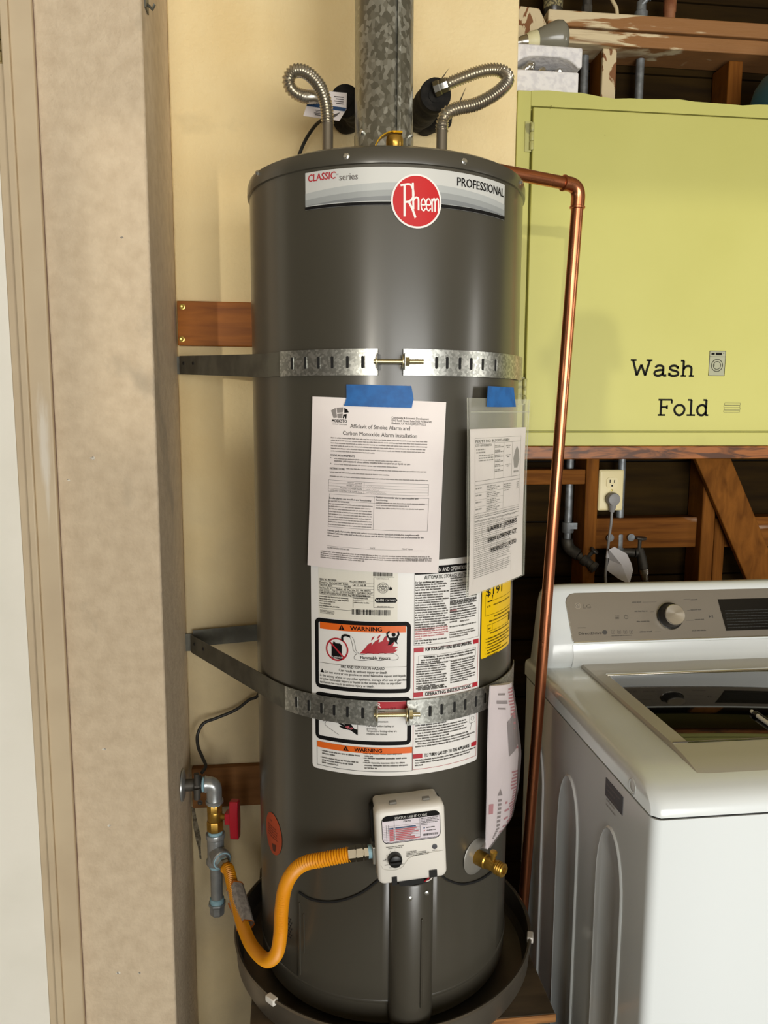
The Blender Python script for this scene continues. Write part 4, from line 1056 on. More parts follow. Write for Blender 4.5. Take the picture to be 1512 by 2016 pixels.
# pipe stubs from the wall in black foam sleeves
def foam(label, pts, r):
    path = catmull(pts, 8); o = thing('foam_insulation', label, 'insulation', tuple(path[0]))
    n_ = len(path); MB().tube(path, [r * (1 + .05 * math.sin(i * .9)) for i in range(n_)], 22, cap=False).tube(path, .014, 16).build('foam_sleeve', 'black_foam', o)
    t = (path[-1] - path[-2]).normalized(); u, v, _ = basis(t); rr_ = []
    mb = MB(); k = 22; ro = [path[-1] + (u * math.cos(2 * math.pi * i / k) + v * math.sin(2 * math.pi * i / k)) * r for i in range(k)]; ri = [path[-1] - t * .002 + (u * math.cos(2 * math.pi * i / k) + v * math.sin(2 * math.pi * i / k)) * .013 for i in range(k)]
    mb.loft([ro, ri], cap=False).build('cut_face', 'black_foam', o)
    return o, path
f1, fp = foam('black foam sleeve on the pipe stub left of the flue', [Vector((fc - .050, .298, Y(715, 235, .29).z)), Y(704, 222, .24), Y(692, 207, .17), Y(678, 199, .125)], .029)
f2, fp2 = foam('black foam sleeve with cut end right of the flue', [Vector((Y(822, 232, .298).x, .298, Y(822, 232, .298).z)), Y(830, 222, .22), Y(845, 203, .13), Y(858, 186, .07)], .029)
for (x0, y0), (x1, y1), (x2, y2) in (((864, 160), (884, 134), (873, 152)), ((893, 222), (917, 172), (904, 206))):
    a, b, c = Y(x0, y0, .11), Y(x1, y1, .09), Y(x2, y2, .10); n_ = Vector((.3, -.9, .2)) * .002
    MB().loft([[a, b, c], [a + n_, b + n_, c + n_]]).build('torn_tape', mat('tape_grey', '#6b675c', .6), f2)
f3 = MB(); pth = catmull([Vector((Y(835, 238, .296).x, .292, Y(835, 244, .296).z)), Y(850, 236, .262), Y(875, 228, .235)], 6)
f3.tube(pth, .026, 20).build('lower_sleeve', 'black_foam', f2)
# folded maker's tag on the left connector
P = [[Y(604, 176, .082), Y(683, 183, .082)], [Y(605, 204, .072), Y(682, 215, .072)], [Y(597, 228, .045), Y(668, 238, .055)]]
def tagpt(s, t):
    k = 0 if t < .5 else 1; f = (t - .5 * k) * 2; a = P[k][0].lerp(P[k + 1][0], f); b = P[k][1].lerp(P[k + 1][1], f); return a.lerp(b, s)
tg = thing('paper_tag', 'white and blue folded paper tag on the left connector', 'tag', tuple(P[1][0]))
MB().sheet(tagpt, 6, 8, lambda s, t: tagpt(s, t) + Vector((0, .0012, 0))).build('tag_card', 'paper', tg, smooth=20)
TS = lambda u, v, n: tagpt(u, v) + Vector((0, -n, 0))
pr = Print(TS, .0012, .4); pr.rect(0, .47, 1, .60); pr.build('blue_stripe', 'ink_blue', tg)
pr = Print(TS, .0012, .4); pr.rect(.12, .12, .30, .38)
for i in range(4): pr.rect(.68 + .05 * (i % 2), .14 + i * .07, .92, .165 + i * .07); pr.rect(.25 + .04 * (i % 2), .70 + i * .06, .60, .725 + i * .06)
pr.poly([(.74, .82), (.9, .66), (.86, .84), (.8, .92)]); pr.build('tag_print', 'ink_soft', tg, True)
# black cable from the left stub down behind the tank
pth = catmull([Y(640, 232, .20), Y(622, 246, .225), Y(606, 268, .245), Y(594, 292, .258), Y(586, 316, .266), Y(580, 350, .27), Vector((-.20, .272, 1.75)), Vector((-.215, .272, 1.4)), Vector((-.22, .272, 1.02)), Y(512, 1362, .272), Y(490, 1378, .275), Y(463, 1398, .275), Y(425, 1414, .27), Y(401, 1424, .26), Y(389, 1446, .25), Y(390, 1470, .235), Y(399, 1492, .215), Y(405, 1508, .195), Y(397, 1522, .178)], 8)
tag(MB().tube(pth, .0036, 10).build('bonding_cable', 'black_cable'), 'black bonding cable curling down the wall to the gas pipe', 'cable')

# ================================================================== COPPER DISCHARGE PIPE
cp = thing('copper_discharge_pipe', 'copper discharge pipe with elbow running down beside the washer', 'pipe', (.31, .05, 0))
E0 = Y(1140, 366, -.03); B0 = Vector((.3165, .05, 0.02))
tB = Y(1029, 1800, .05); dirp = (tB - E0).normalized(); B0 = E0 + dirp * ((E0.z - .04) / -dirp.z)
hs_ = Vector((TX + .035, TY + .004, ZT + .027)); hd = (E0 - hs_).normalized()
re = .0112
MB().tube([hs_, E0 - hd * .03], re, 20).build('horizontal_run', 'copper', cp)
MB().tube([E0 + dirp * .03, B0], re, 24).build('vertical_run', 'copper', cp)
el = [E0 - hd * .034, E0 - hd * .022] + [(E0 - hd * .022).lerp(E0, t).lerp(E0.lerp(E0 + dirp * .022, t), t) for t in (.15, .3, .45, .6, .75, .9)] + [E0 + dirp * .022, E0 + dirp * .038]
MB().tube(el, [.0128] * len(el), 22).build('elbow', 'copper', cp)
MB().lathe([(.0125, 0), (.0142, .001), (.0142, .004), (.0125, .005)], E0 - hd * .036, hd, 22).build('elbow_collar', 'copper', cp)
MB().lathe([(.0125, 0), (.0142, .001), (.0142, .004), (.0125, .005)], E0 + dirp * .035, dirp, 22).build('elbow_collar', 'copper', cp)

# ================================================================== GAS SUPPLY
GY = .1655
gz = lambda py: Y(424, py, GY).z
gx = Y(424, 1640, GY).x; ez = gz(1543)
ga = thing('gas_pipe_assembly', 'black iron gas pipe with elbow, tee and capped drip leg', 'pipe', (PX, GY, ez))
MB().lathe([(.014, .0), (.034, .001), (.033, .004), (.024, .007), (.0145, .008)], (PX + .0005, GY, ez), (1, 0, 0), 32).build('wall_flange', 'black_steel', ga)
MB().tube([(PX + .002, GY, ez), (gx - .02, GY, ez)], .0128, 18).build('wall_nipple', 'pipe_dark', ga)
cx_ = PX + .028
MB().lathe([(.019, 0), (.021, .002), (.021, .012), (.019, .014)], (cx_, GY, ez), (1, 0, 0), 8).tube([(cx_ + .007, GY - .016, ez + .008), (cx_ + .007, GY - .018, ez + .034)], .006, 10).tube([(cx_ + .007, GY - .02, ez - .022), (cx_ + .007, GY - .02, ez + .002)], .0075, 10).build('ground_clamp', 'pipe_dark', ga)
def teflon(c, ax, r=.0152, l=.008): return MB().lathe([(r - .001, 0), (r, .001), (r, l - .001), (r - .001, l)], c, ax, 20).build('thread_tape', 'teflon', ga)
ex0 = cx_ + .016
teflon((ex0, GY, ez), (1, 0, 0), .0165, .005)
bend = [(ex0 + .006, GY, ez), (ex0 + .012, GY, ez)] + [(ex0 + .013 + (gx - ex0 - .013) * math.sin(R_(a)), GY, ez - (gx - ex0 - .013) * (1 - math.cos(R_(a)))) for a in range(15, 91, 15)] + [(gx, GY, ez - .034), (gx, GY, ez - .040)]
MB().tube(bend, [.0185, .0165] + [.0165] * 6 + [.0165, .0185], 20).build('elbow', 'black_steel', ga)
ze = ez - .040
MB().lathe([(.0178, 0), (.0192, .001), (.0192, .007), (.0178, .008)], (gx, GY, ze + .004), (0, 0, -1), 20).build('elbow_bead', 'black_steel', ga)
teflon((gx, GY, ze - .004), (0, 0, -1), .0158, gz(1577) - gz(1583))
# brass shut-off valve with red lever
v0, v1 = gz(1582), gz(1634)
gvl = thing('gas_shutoff_valve', 'brass gas shut-off valve with a red lever handle', 'valve', (gx, GY, v1))
MB().lathe([(.0165, 0), (.017, .001), (.017, .016)], (gx, GY, v0), (0, 0, -1), 8, phase=.39).lathe([(.0155, .015), (.0165, .018), (.0165, .036), (.0155, .039)], (gx, GY, v0), (0, 0, -1), 24).lathe([(.018, .038), (.0185, .039), (.0185, v0 - v1 - .002), (.017, v0 - v1)], (gx, GY, v0), (0, 0, -1), 8, phase=.39).build('valve_body', 'brass', gvl, smooth=25)
hzv = gz(1606)
MB().tube([(gx + .012, GY - .004, hzv), (gx + .026, GY - .008, hzv)], .0062, 12).build('valve_stem', 'brass', gvl)
hv = MB(); hb = Vector((gx + .024, GY - .008, hzv)); du_ = Vector((.97, -.22, 0)); dw = Vector((.22, .97, 0))
hv.loft([[hb + du_ * a + dw * b + Vector((0, 0, c)) for a, b, c in ((0, -.011, -.013), (0, .011, -.013), (0, .011, .013), (0, -.011, .013))], [hb + du_ * a + dw * b + Vector((0, 0, c)) for a, b, c in ((.026, -.010, -.012), (.026, .010, -.012), (.026, .010, .012), (.026, -.010, .012))]])
hv.loft([[hb + du_ * (.011 + .019 * s) + dw * b + Vector((0, 0, c)) for s, b, c in ((0, -w_, z_), (1, -w_, z_), (1, w_, z_), (0, w_, z_))] for w_, z_ in ((.008, -.047), (.0095, -.040), (.0125, -.015), (.0125, .015), (.0095, .036), (.0085, .040))])
hv.build('lever_handle', 'valve_red', gvl, smooth=30, bevel=.002)
# tee, drip leg, cap
t0_, t1_ = gz(1640), gz(1699)
teflon((gx, GY, gz(1635)), (0, 0, -1), .0160, gz(1635) - gz(1643))
MB().lathe([(.0205, 0), (.0212, .002), (.0212, .009), (.0185, .012), (.0185, t0_ - t1_ - .012), (.0212, t0_ - t1_ - .009), (.0212, t0_ - t1_ - .002), (.0205, t0_ - t1_)], (gx, GY, t0_), (0, 0, -1), 24).build('tee_body', 'black_steel', ga)
tz = gz(1674); bd = Vector((.42, -.9, -.10)).normalized()
MB().lathe([(.0175, .004), (.0180, .026), (.0215, .028), (.0215, .038), (.0195, .040), (.0125, .040)], (gx, GY, tz), bd, 24).build('tee_branch', 'black_steel', ga)
te = Vector((gx, GY, tz)) + bd * .040
MB().lathe([(.0170, 0), (.0170, .0006), (.0195, .0006)], te, bd, 20, cap=False).build('branch_tape', 'teflon', ga)
teflon((gx, GY, gz(1699)), (0, 0, -1), .0155, gz(1699) - gz(1707))
MB().tube([(gx, GY, gz(1704)), (gx, GY, gz(1776))], .0132, 20).build('drip_leg', 'black_steel', ga)
teflon((gx, GY, gz(1767)), (0, 0, -1), .0155, gz(1767) - gz(1777))
MB().lathe([(.0195, 0), (.0200, .003), (.0185, .006), (.017, .008), (.0165, gz(1776) - gz(1796)), (.0145, gz(1776) - gz(1799))], (gx, GY, gz(1776)), (0, 0, -1), 8, phase=.39).build('pipe_cap', 'black_steel', ga, smooth=25)
# yellow flexible gas connector
gc = thing('gas_connector', 'yellow corrugated gas connector sagging between tee and control valve', 'hose', tuple(te))
en = GIN - UU * .034
pts = [te + bd * .020, te + bd * .024 + Vector((0, 0, -.004)), Y(450, 1712, .095), Y(458, 1745, .055), Y(466, 1782, .01), Y(479, 1825, -.05), Y(497, 1864, -.11), Y(524, 1890, -.165), Y(544, 1878, -.20), Y(552, 1840, -.215), Y(554, 1795, -.22), Y(561, 1748, -.225), Y(578, 1716, -.235), Y(602, 1699, -.25), Y(636, 1692, -.262), en]
path = catmull(pts, 14); p, rs = corr(path, .0112, .0012, .0046)
MB().tube(p, rs, 18).build('coated_tube', 'gas_yellow', gc, smooth=60)
MB().lathe([(.0135, 0), (.014, .001), (.014, .012), (.0125, .014), (.0125, .022)], te - bd * .001, bd, 6).build('flare_nut', 'steel', gc, smooth=20)
MB().lathe([(.0128, 0), (.0128, .012), (.0108, .0125), (.0108, .0135), (.0132, .014), (.0132, .024), (.009, .0245), (.009, .027)], en - UU * .006, UU, 6).build('flare_nut', 'steel', gc, smooth=20)
MB().lathe([(.0125, 0), (.0125, .007), (.0105, .0072)], en + UU * .0205, UU, 6).build('reducer_nut', 'steel', gc, smooth=20)
MB().lathe([(.0108, 0), (.0108, .009)], en + UU * .0265, UU, 18).build('thread_tape', 'teflon', gc)
# warning tag folded round the connector
a, b = Y(464, 1748, .05), Y(484, 1822, -.045); d = (b - a).normalized(); sd = d.cross(FW).normalized(); 
if sd.x < 0: sd = -sd
nt_ = -(sd.cross(d)); nt_ = nt_ if nt_.dot(FW) < 0 else -nt_
tg = thing('connector_tag', 'grey and orange warning tag folded round the yellow connector', 'tag', tuple(a))
L_ = (b - a).length; mid = (a + b) / 2
prof = [(-.016, -.006), (-.0145, .0125), (.011, .0135), (.015, -.004), (.012, -.012), (-.012, -.012)]
r0 = [a + sd * x + nt_ * z for x, z in prof]; r1 = [b + sd * x + nt_ * z for x, z in prof]
MB().loft([r0, r1], cap=False).loft([[q_ * .97 + mid * .03 for q_ in r0], [q_ * .97 + mid * .03 for q_ in r1]], cap=False).build('grey_wrap', 'tag_grey', tg, smooth=20)
o0, o1, o2, o3 = a + d * .018 + sd * -.027 + nt_ * .002, a + d * .02 + sd * -.016 + nt_ * .006, b + sd * -.014 + d * .016, b + sd * -.017 + d * .012 - nt_ * .004
MB().loft([[o0, o1, o2, o3], [q_ + nt_ * .0012 for q_ in (o0, o1, o2, o3)]]).build('orange_flap', 'tag_orange', tg, smooth=0)
for e_, s_ in ((a, -1), (b, 1)):
    MB().loft([[e_ + sd * x + nt_ * z for x, z in prof], [e_ + d * .004 * s_ + sd * x * 1.02 + nt_ * z * 1.02 for x, z in prof]], cap=False).build('orange_edge', 'tag_orange', tg, smooth=20)

# ================================================================== PAPERS
def tape(label, quad, split=None):
    pass
# affidavit sheet, taped, following the tank's curve and turned two degrees
AF = R_(2.2); au, av = PC(610, 1111)
def aff(u, v, n, lift=.0042):
    uu = au + u * math.cos(AF) + v * math.sin(AF); vv = av - u * math.sin(AF) + v * math.cos(AF)
    edge = .0012 + lift * (1 - v / .276) ** 2 * .6 + .0012 * (abs(u - .108) / .108) ** 2
    return Vector(cyl_surf(uu, vv, .0016 + edge + n))
AW, AH = .2165, .2745
ap = thing('affidavit_paper', 'white alarm affidavit sheet taped to the front of the heater', 'paper', tuple(aff(0, 0, 0)))
MB().sheet(lambda s, t: aff(s * AW, t * AH, 0), 36, 20, lambda s, t: aff(s * AW, t * AH, -.0003)).build('sheet', 'paper', ap, smooth=60)
def aL(x, y):
    """pixel -> sheet coordinates"""
    u, v = PC(x, y, R + .003); du, dv = u - au, v - av
    return du * math.cos(AF) - dv * math.sin(AF), du * math.sin(AF) + dv * math.cos(AF)
blk = Print(aff, .0004); soft = Print(aff, .0004); pale = Print(aff, .0004)
def at(pr, s, x0, x1, y, hpx, **kw):
    u, v = aL(x0, y); u1, _ = aL(x1, y); pr.text(s, u, v, hpx * .00083, width=u1 - u, **kw)
at(soft, 'Affidavit of Smoke Alarm and', 689.5, 807, 842.5, 7.6, bold=.004); at(soft, 'Carbon Monoxide Alarm Installation', 675, 821, 856, 7.6, bold=.004)
blk.text('MODESTO', *aL(654, 831), .0048, width=.0245, bold=.03); soft.text('CALIFORNIA', *aL(655, 836), .0020, width=.024)
for i, (s, x1) in enumerate((('Community & Economic Development', 844), ('1010 Tenth Street, Suite 3100 PO Box 642', 850), ('Modesto, CA 95353 (209) 577-5232', 838))): at(soft, s, 771, x1, 824 + i * 5.6, 4, bold=.012)
def ap_(x, y): return aL(x, y)
pale.poly([ap_(*q) for q in ((652, 808), (661, 803), (664, 822), (657, 823))]); pale.poly([ap_(*q) for q in ((663, 803), (676, 802), (675, 812), (664, 813))]); pale.poly([ap_(*q) for q in ((664, 815), (675, 814), (674, 823), (665, 823))])
blk.poly([ap_(*q) for q in ((678, 803), (684, 806), (687, 812), (678, 813))]); blk.poly([ap_(*q) for q in ((676, 816), (683, 815), (682, 824), (680, 824), (679, 819), (677, 824), (675, 823))])
def awords(x0, x1, y, h=.0021, pr=None, n=1, dy=5.2, last=None):
    for i in range(n):
        u, v = aL(x0, y + i * dy); u1, _ = aL(x1 if not (last and i == n - 1) else last, y); (pr or soft).words(u, u1, v, h)
awords(652, 841, 862.5, n=6, last=738, dy=5.2)
blk.text('MODEL REQUIREMENTS', *aL(651, 897.5), .0031, width=.040, bold=.02)
awords(658, 790, 903.5); awords(658, 806, 908.5, .003); awords(658, 782, 914.5)
for y in (901, 912): blk.ell(*aL(652, y), .0007, n=8)
blk.text('INSTRUCTIONS:', *aL(650, 923.5), .0031, width=.025, bold=.02); awords(682, 839, 923.5); awords(650, 767, 930); awords(650, 841, 938)
for (x0, y0, x1, y1) in ((647, 944, 843, 967), (647, 971.5, 841, 1036)):
    a = aL(x0, y1); b = aL(x1, y1)[0], aL(x0, y0)[1]; soft.frame(a[0], a[1], b[0], b[1], .0004)
a = aL(647, 967); b = aL(843, 967)[0]
for i in (1, 2, 3): soft.rect(a[0], a[1] + i * .0046, b, a[1] + i * .0046 + .0003)
u = aL(717, 950)[0]; soft.rect(u, a[1], u + .0004, a[1] + .0184)
for i, (s, x0) in enumerate((('PERMIT NUMBER', 685), ('PROJECT ADDRESS', 683), ('PROPERTY OWNER NAME', 671), ('LICENSED CONTRACTOR NAME if any', 652))):
    v = a[1] + (3 - i) * .0046 + .0011; u0 = aL(x0, 950)[0]; soft.text(s, u0, v, .0025, width=u - u0 - .003)
hw_ = Print(aff, .0004)
for i, s in enumerate(((720, 757), (720, 748), (720, 762))):
    v = a[1] + (2 - i) * .0046 + .0012; u0 = aL(s[0], 950)[0] + .002; e = aL(s[1], 950)[0]; pts_ = []; k = 0
    while u0 < e: pts_.append((u0, v + (.0024 if k % 2 else 0) * random.uniform(.5, 1.1))); u0 += random.uniform(.0009, .002); k += 1
    hw_.stroke(pts_, .00035, smooth=2)
hw_.build('pencil_writing', 'ink_pale', ap, True)
u = aL(736, 1000)[0]; vb0 = aL(647, 1036)[1]; vt0 = aL(647, 971.5)[1]; soft.rect(u, vb0, u + .0004, vt0); soft.rect(aL(647, 1000)[0], vt0 - .0105, aL(841, 1000)[0], vt0 - .0102)
blk.text('Smoke alarms are installed and functioning', *aL(649, 981.5), .0028, width=aL(731, 985)[0] - aL(649, 985)[0], bold=.015)
blk.text('Carbon monoxide alarms are installed and', *aL(740, 980.5), .0028, width=aL(823, 985)[0] - aL(740, 985)[0], bold=.015); blk.text('functioning:', *aL(740, 985.5), .0028, bold=.015)
awords(648, 690, 987); awords(648, 733, 992, n=9, dy=5.05, last=733); awords(740, 835, 990.5, n=2, dy=5, last=806); awords(740, 833, 1001)
for i, s in enumerate(('I hereby verify that smoke alarms and carbon monoxide alarms have been installed in compliance with', 'current California codes and as described above, and all alarms have been tested and are functional for the', 'above permit.')):
    u, v = aL(646, 1045 + i * 4.8); blk.text(s, u, v, .0027, width=(aL((825, 834, 669)[i], 1045)[0] - u), bold=.015)
u, v = aL(645, 1075); soft.rect(u, v + .001, aL(836, 1075)[0], v + .0013)
blk.text('HOMEOWNERS SIGNATURE', *aL(646, 1079), .0026, width=.037); blk.text('DATE', *aL(729, 1080), .0022); blk.text('PRINT Name', *aL(791, 1082), .0024, width=.017)
awords(633, 848, 1085, .0022, n=4, dy=3.9, last=718); soft.text('Revised 5/1/2018', *aL(802, 1103), .0030, width=.026)
for q_, m in ((blk, 'ink'), (soft, 'ink_soft'), (pale, 'ink_pale')):
    o = q_.build({'ink': 'printed_text', 'ink_soft': 'small_print', 'ink_pale': 'city_emblem'}[m], m, ap, True)
def tape_piece(label, pts_px, nfun):
    """torn strip of tape; outline given on the tank surface"""
    pr = Print(lambda u, v, n: Vector(cyl_surf(u, v, nfun(u, v) + n)), 0, .006)
    return None
def tape_obj(label, outline, hi, lo, vs):
    uv = [PC(*p) for p in outline]
    v_hi = max(q_[1] for q_ in uv); v_lo = min(q_[1] for q_ in uv)
    f = lambda u, v, n: Vector(cyl_surf(u, v, lo + (hi - lo) * (v_hi - v) / (v_hi - v_lo) + n))
    pr = Print(f, .0003, .006); pr.poly(uv); pr2 = MB(); 
    o = pr.mb
    base_ = len(o.v); back = [f(*q_, 0) for q_ in []]
    t = o.build('masking_tape', 'tape_blue', None, smooth=0)
    m_ = t.modifiers.new('thickness', 'SOLIDIFY'); m_.thickness = .0003; m_.offset = -1
    tag(t, label, 'tape'); return t
tape_obj('blue tape holding the affidavit sheet to the heater', ((683, 757), (720, 757.5), (770, 759), (809, 760), (811, 772), (813, 786), (811, 794), (809, 803), (770, 802), (720, 800.5), (679, 799), (682, 792), (684, 782)), .0062, .0030, PC(740, 785)[1])
# permit in a clear sleeve, hanging as a flat sheet tangent to the tank
PT = R_(47); pnrm = Vector((math.sin(PT), -math.cos(PT), 0)); ptan = Vector((math.cos(PT), math.sin(PT), 0)); pp = pnrm * (R + .0075)
def pq(x, y):
    q_ = onPlane(x, y, pp, pnrm); return (q_ - pp).dot(ptan), q_.z
pu0, pz1 = pq(927, 845); pu1, _ = pq(1037, 838); _, pz0 = pq(920, 1172)
def psurf(u, v, n):
    bow = .010 * ((u - .0) / .12) ** 2 * (1 if u > 0 else .4) + .006 * math.sin((pz1 - v) * 9) * (u / .12)
    lean = -.012 * (pz1 - v) / .27
    return pp + ptan * (u + (pz1 - v) * -.018) + pnrm * (-bow * .5 + n + lean * 0 + .004 * (pz1 - v) / .27) + Vector((0, 0, v))
sv = thing('permit_sleeve', 'clear plastic sleeve holding a permit, taped to the heater right side', 'plastic sleeve', tuple(psurf(pu0, pz0, 0)))
sx0, sx1 = pq(934, 787)[0] - .004, pq(1043, 787)[0]; sz1 = pq(990, 785)[1]
for k_, nm in ((.0022, 'front_film'), (-.0022, 'back_film')):
    MB().sheet(lambda s, t: psurf(pu0 - .006 + (sx1 - pu0 + .008) * s, pz0 - .002 + (sz1 - pz0 + .002) * t, k_ + .0008 * math.sin(t * 9 + s * 5)), 16, 20).build(nm, 'sleeve_plastic', sv, smooth=60)
for s_ in (0, 1):
    MB().tube([psurf(pu0 - .006 + (sx1 - pu0 + .008) * s_, pz0 + (sz1 - pz0) * t / 12, 0) for t in range(13)], .0004, 6).build('sealed_edge', mat('seam_film', '#cfcfbf', .3), sv)
MB().tube([psurf(pu0 + (sx1 - pu0 + .002) * t / 8, sz1 - .022, .002) for t in range(9)], .0006, 6).build('sealed_edge', 'seam_film', sv)
pm = thing('permit_paper', 'printed permit sheet with handwritten marker lines inside the sleeve', 'paper', tuple(psurf(pu0, pz0, 0)))
MB().sheet(lambda s, t: psurf(pu0 + (pu1 - pu0) * s, pz0 + (pz1 - pz0) * t, .0006), 16, 18, lambda s, t: psurf(pu0 + (pu1 - pu0) * s, pz0 + (pz1 - pz0) * t, .0003)).build('sheet', 'paper', pm, smooth=60)
pw, ph = pu1 - pu0, pz1 - pz0
PS = lambda u, v, n: psurf(pu0 + pw * u, pz0 + ph * v, n)
soft = Print(PS, .0010, .06); blk = Print(PS, .0010, .06)
def pbar(u0, u1, v, h=.006, fill=1.0):
    rg = random.Random(int(u0 * 911 + v * 7717)); x = u0; e = u0 + (u1 - u0) * fill
    while x < e:
        wl = min(rg.uniform(.012, .05), e - x); soft.rect(x, v, x + wl, v + h); x += wl + .008
def pbox(u0, v0, u1, v1, t=.0016, t2=.003): 
    for q_ in ((u0, v0, u1, v0 + t), (u0, v1 - t, u1, v1), (u0, v0, u0 + t2, v1), (u1 - t2, v0, u1, v1)): soft.rect(*q_)
pbox(.07, .66, .90, .945); pbox(.07, .49, .90, .665)
soft.rect(.07, .91, .90, .912); 
for x in (.39, .56, .72): soft.rect(x, .69, x + .003, .91)
soft.rect(.56, .49, .563, .66); soft.rect(.07, .685, .90, .688)
PSt = lambda pr, s, u, v, h, wd, **k: pr.text(s, u, v, h, width=wd, **k)
class TP(Print):
    pass
tp2 = Print(lambda a, b, n: psurf(pu0 + a, pz0 + b, n), .0011, .02)
tp2.text('PERMIT NO. BLD2023-02884', pw * .08, ph * .918, .0042, width=pw * .58, bold=.02); tp2.text('CITY OF MODESTO', pw * .08, ph * .893, .0036, width=pw * .26, bold=.02)
for i in range(2): pbar(.09, .27, .872 - i * .018, .008, .8)
for v in (.835, .82, .805): pbar(.13, .37, v, .007)
for i in range(6): pbar(.40, .52, .89 - i * .03, .006, .8); pbar(.40, .55, .88 - i * .03, .007)
for i in range(3): pbar(.60, .69, .885 - i * .06, .006); pbar(.62, .67, .873 - i * .06, .007)
for r_ in range(4):
    v = .645 - r_ * .042; pbar(.08, .18, v - .006, .008)
    for i in range(3): pbar(.26, .50, v - i * .011, .006, (.7, 1, .8)[i])
    soft.rect(.07, v - .030, .56, v - .0285)
for i in range(4): pbar(.57, .72, .64 - i * .013, .006, (1, 1, .9, .7)[i]); pbar(.83, .88, .64 - i * .013, .005)
em_ = Print(PS, .0010, .06); em_.poly([(.75, .80), (.78, .85), (.82, .88), (.86, .85), (.875, .79), (.84, .74), (.77, .74)]); em_.build('city_emblem', 'ink_pale', pm); pbar(.76, .86, .71, .012)
blk.rect(.06, .462, .90, .465); blk.rect(.06, .445, .90, .4475)
for i in range(32):
    v = .475 - i * .0122
    if i in (1, 2): continue
    pbar(.07, (.90 if i < 6 else .72 if i > 14 else .86), v, .0042, (1, .97, 1, .9, .6, 1, .98)[i % 7])
    if i % 4 == 0: soft.rect(.06, v - .004, .74, v - .0026)
soft.rect(.06, .06, .063, .49); soft.rect(.74, .06, .742, .20)
hd_ = [('LARRY  JONES', .27, .368, .55, .026), ('5809 LORENE CT', .27, .300, .55, .024), ('MODESTO 95350', .33, .232, .49, .026)]
mk = Print(lambda a, b, n: psurf(pu0 + a, pz0 + b, n), .0038, .02)
for s, u, v, wd, hh_ in hd_: mk.text(s, pw * u, ph * v, ph * hh_, width=pw * wd, bold=.035, rot=.035, shear=.08)
mk.build('marker_writing', 'ink', pm, True); tp2.build('permit_heading', 'ink', pm, True); soft.build('small_print', mat('ink_permit', '#8b8684', .6), pm, True); blk.build('rule_lines', 'ink', pm, True)
# tape over the sleeve
tq = [pq(*p) for p in ((959, 760), (983, 761.5), (1008, 763), (1009, 775), (1012, 801), (985, 801.5), (956, 801), (957, 788))]
tpn = MB(); fr = [psurf(u + (pz1 - v) * .018, v, .0042) for u, v in tq]; tpn.loft([fr, [q_ - pnrm * .0003 for q_ in fr]])
tag(tpn.build('masking_tape', 'tape_blue', None, smooth=0), 'short blue tape holding the clear permit sleeve', 'tape')
# manual in a printed plastic bag behind the lower strap
MT = R_(56); mn = Vector((math.sin(MT), -math.cos(MT), 0)); mt_ = Vector((math.cos(MT), math.sin(MT), 0)); mp_ = mn * (R + .010)
Lft = [(966, 1350), (963, 1400), (961, 1480), (960, 1560), (958, 1640), (958, 1671)]; Rgt = [(1007, 1343), (1014, 1400), (1021, 1480), (1017, 1550), (1006, 1610), (960, 1672)]
def samp(Lp, t):
    k = min(int(t * 5), 4); f = t * 5 - k; return (Lp[k][0] + (Lp[k + 1][0] - Lp[k][0]) * f, Lp[k][1] + (Lp[k + 1][1] - Lp[k][1]) * f)
def msurf(s, t, n):
    a, b = samp(Lft, t), samp(Rgt, t); A, B = onPlane(*a, mp_, mn), onPlane(*b, mp_, mn)
    return A.lerp(B, s) + mn * (n + .009 * math.sin(math.pi * min(max(s, 0), 1)) * min(1, 4 * (1 - t) + .1))
mb_ = thing('manual_bag', 'plastic bag with the white and red printed manual under the strap', 'manual', tuple(msurf(0, 1, 0)))
MB().sheet(lambda s, t: msurf(s, t, 0), 12, 24, lambda s, t: msurf(s, t, 0) - mn * (.002 + .010 * math.sin(math.pi * s))).build('manual_pages', mat('manual_white', '#e6dfe2', .6), mb_, smooth=60)
MS = lambda u, v, n: msurf(u, v, n)
pr = Print(MS, .0006, .3); rg = random.Random(4)
for i in range(9): pr.rect(.55 + .1 * rg.random(), .03 + i * .022, .99, .042 + i * .022)
for i in range(22):
    v = .50 + i * .0175; e = .98; pr.rect(.58 + .2 * rg.random(), v, e, v + .009)
for i in range(6): pr.rect(.72, .22 + i * .03, .98, .232 + i * .03)
pr.rect(.03, .66, .13, .71)
for i in range(5): pr.rect(.45, .66 + i * .045, .52 + .12 * rg.random(), .672 + i * .045)
pr.build('red_print', 'bag_print', mb_, True)
pr = Print(MS, .0007, .3); pr.poly([(.46, .25), (.98, .18), (.98, .36), (.50, .42)]); pr.rect(.16, .115, .5, .14); pr.build('grey_picture', 'bag_grey', mb_, True)
pr = Print(MS, .0008, .3)
for i in range(12): pr.rect(.24, .64 + i * .022, .33, .652 + i * .022)
pr.poly([(.22, .62), (.34, .62), (.28, .585)]); pr.rect(.2, .06, .42, .075); pr.rect(.2, .17, .42, .182); pr.build('black_print', 'ink_soft', mb_, True)
MB().sheet(lambda s, t: msurf(-.06 + 1.1 * s, t * .99, .0025 + .0012 * math.sin(9 * t + 4 * s)), 12, 24).build('clear_bag', 'bag_plastic', mb_, smooth=60)

# ================================================================== GREEN WALL CABINET
CF = .315
cb = thing('wall_cabinet', 'pale green painted wall cabinet with laundry lettering', 'cabinet', (.331, .60, 1.476))
MB().box(.331, 1.90, CF + .018, .60, 1.476, 2.262).build('carcass', 'cabinet_green', cb, bevel=.002)
MB().box(.331, .3625, CF, CF + .018, 1.476, 2.2625).build('left_stile', 'cabinet_green', cb, bevel=.0015)
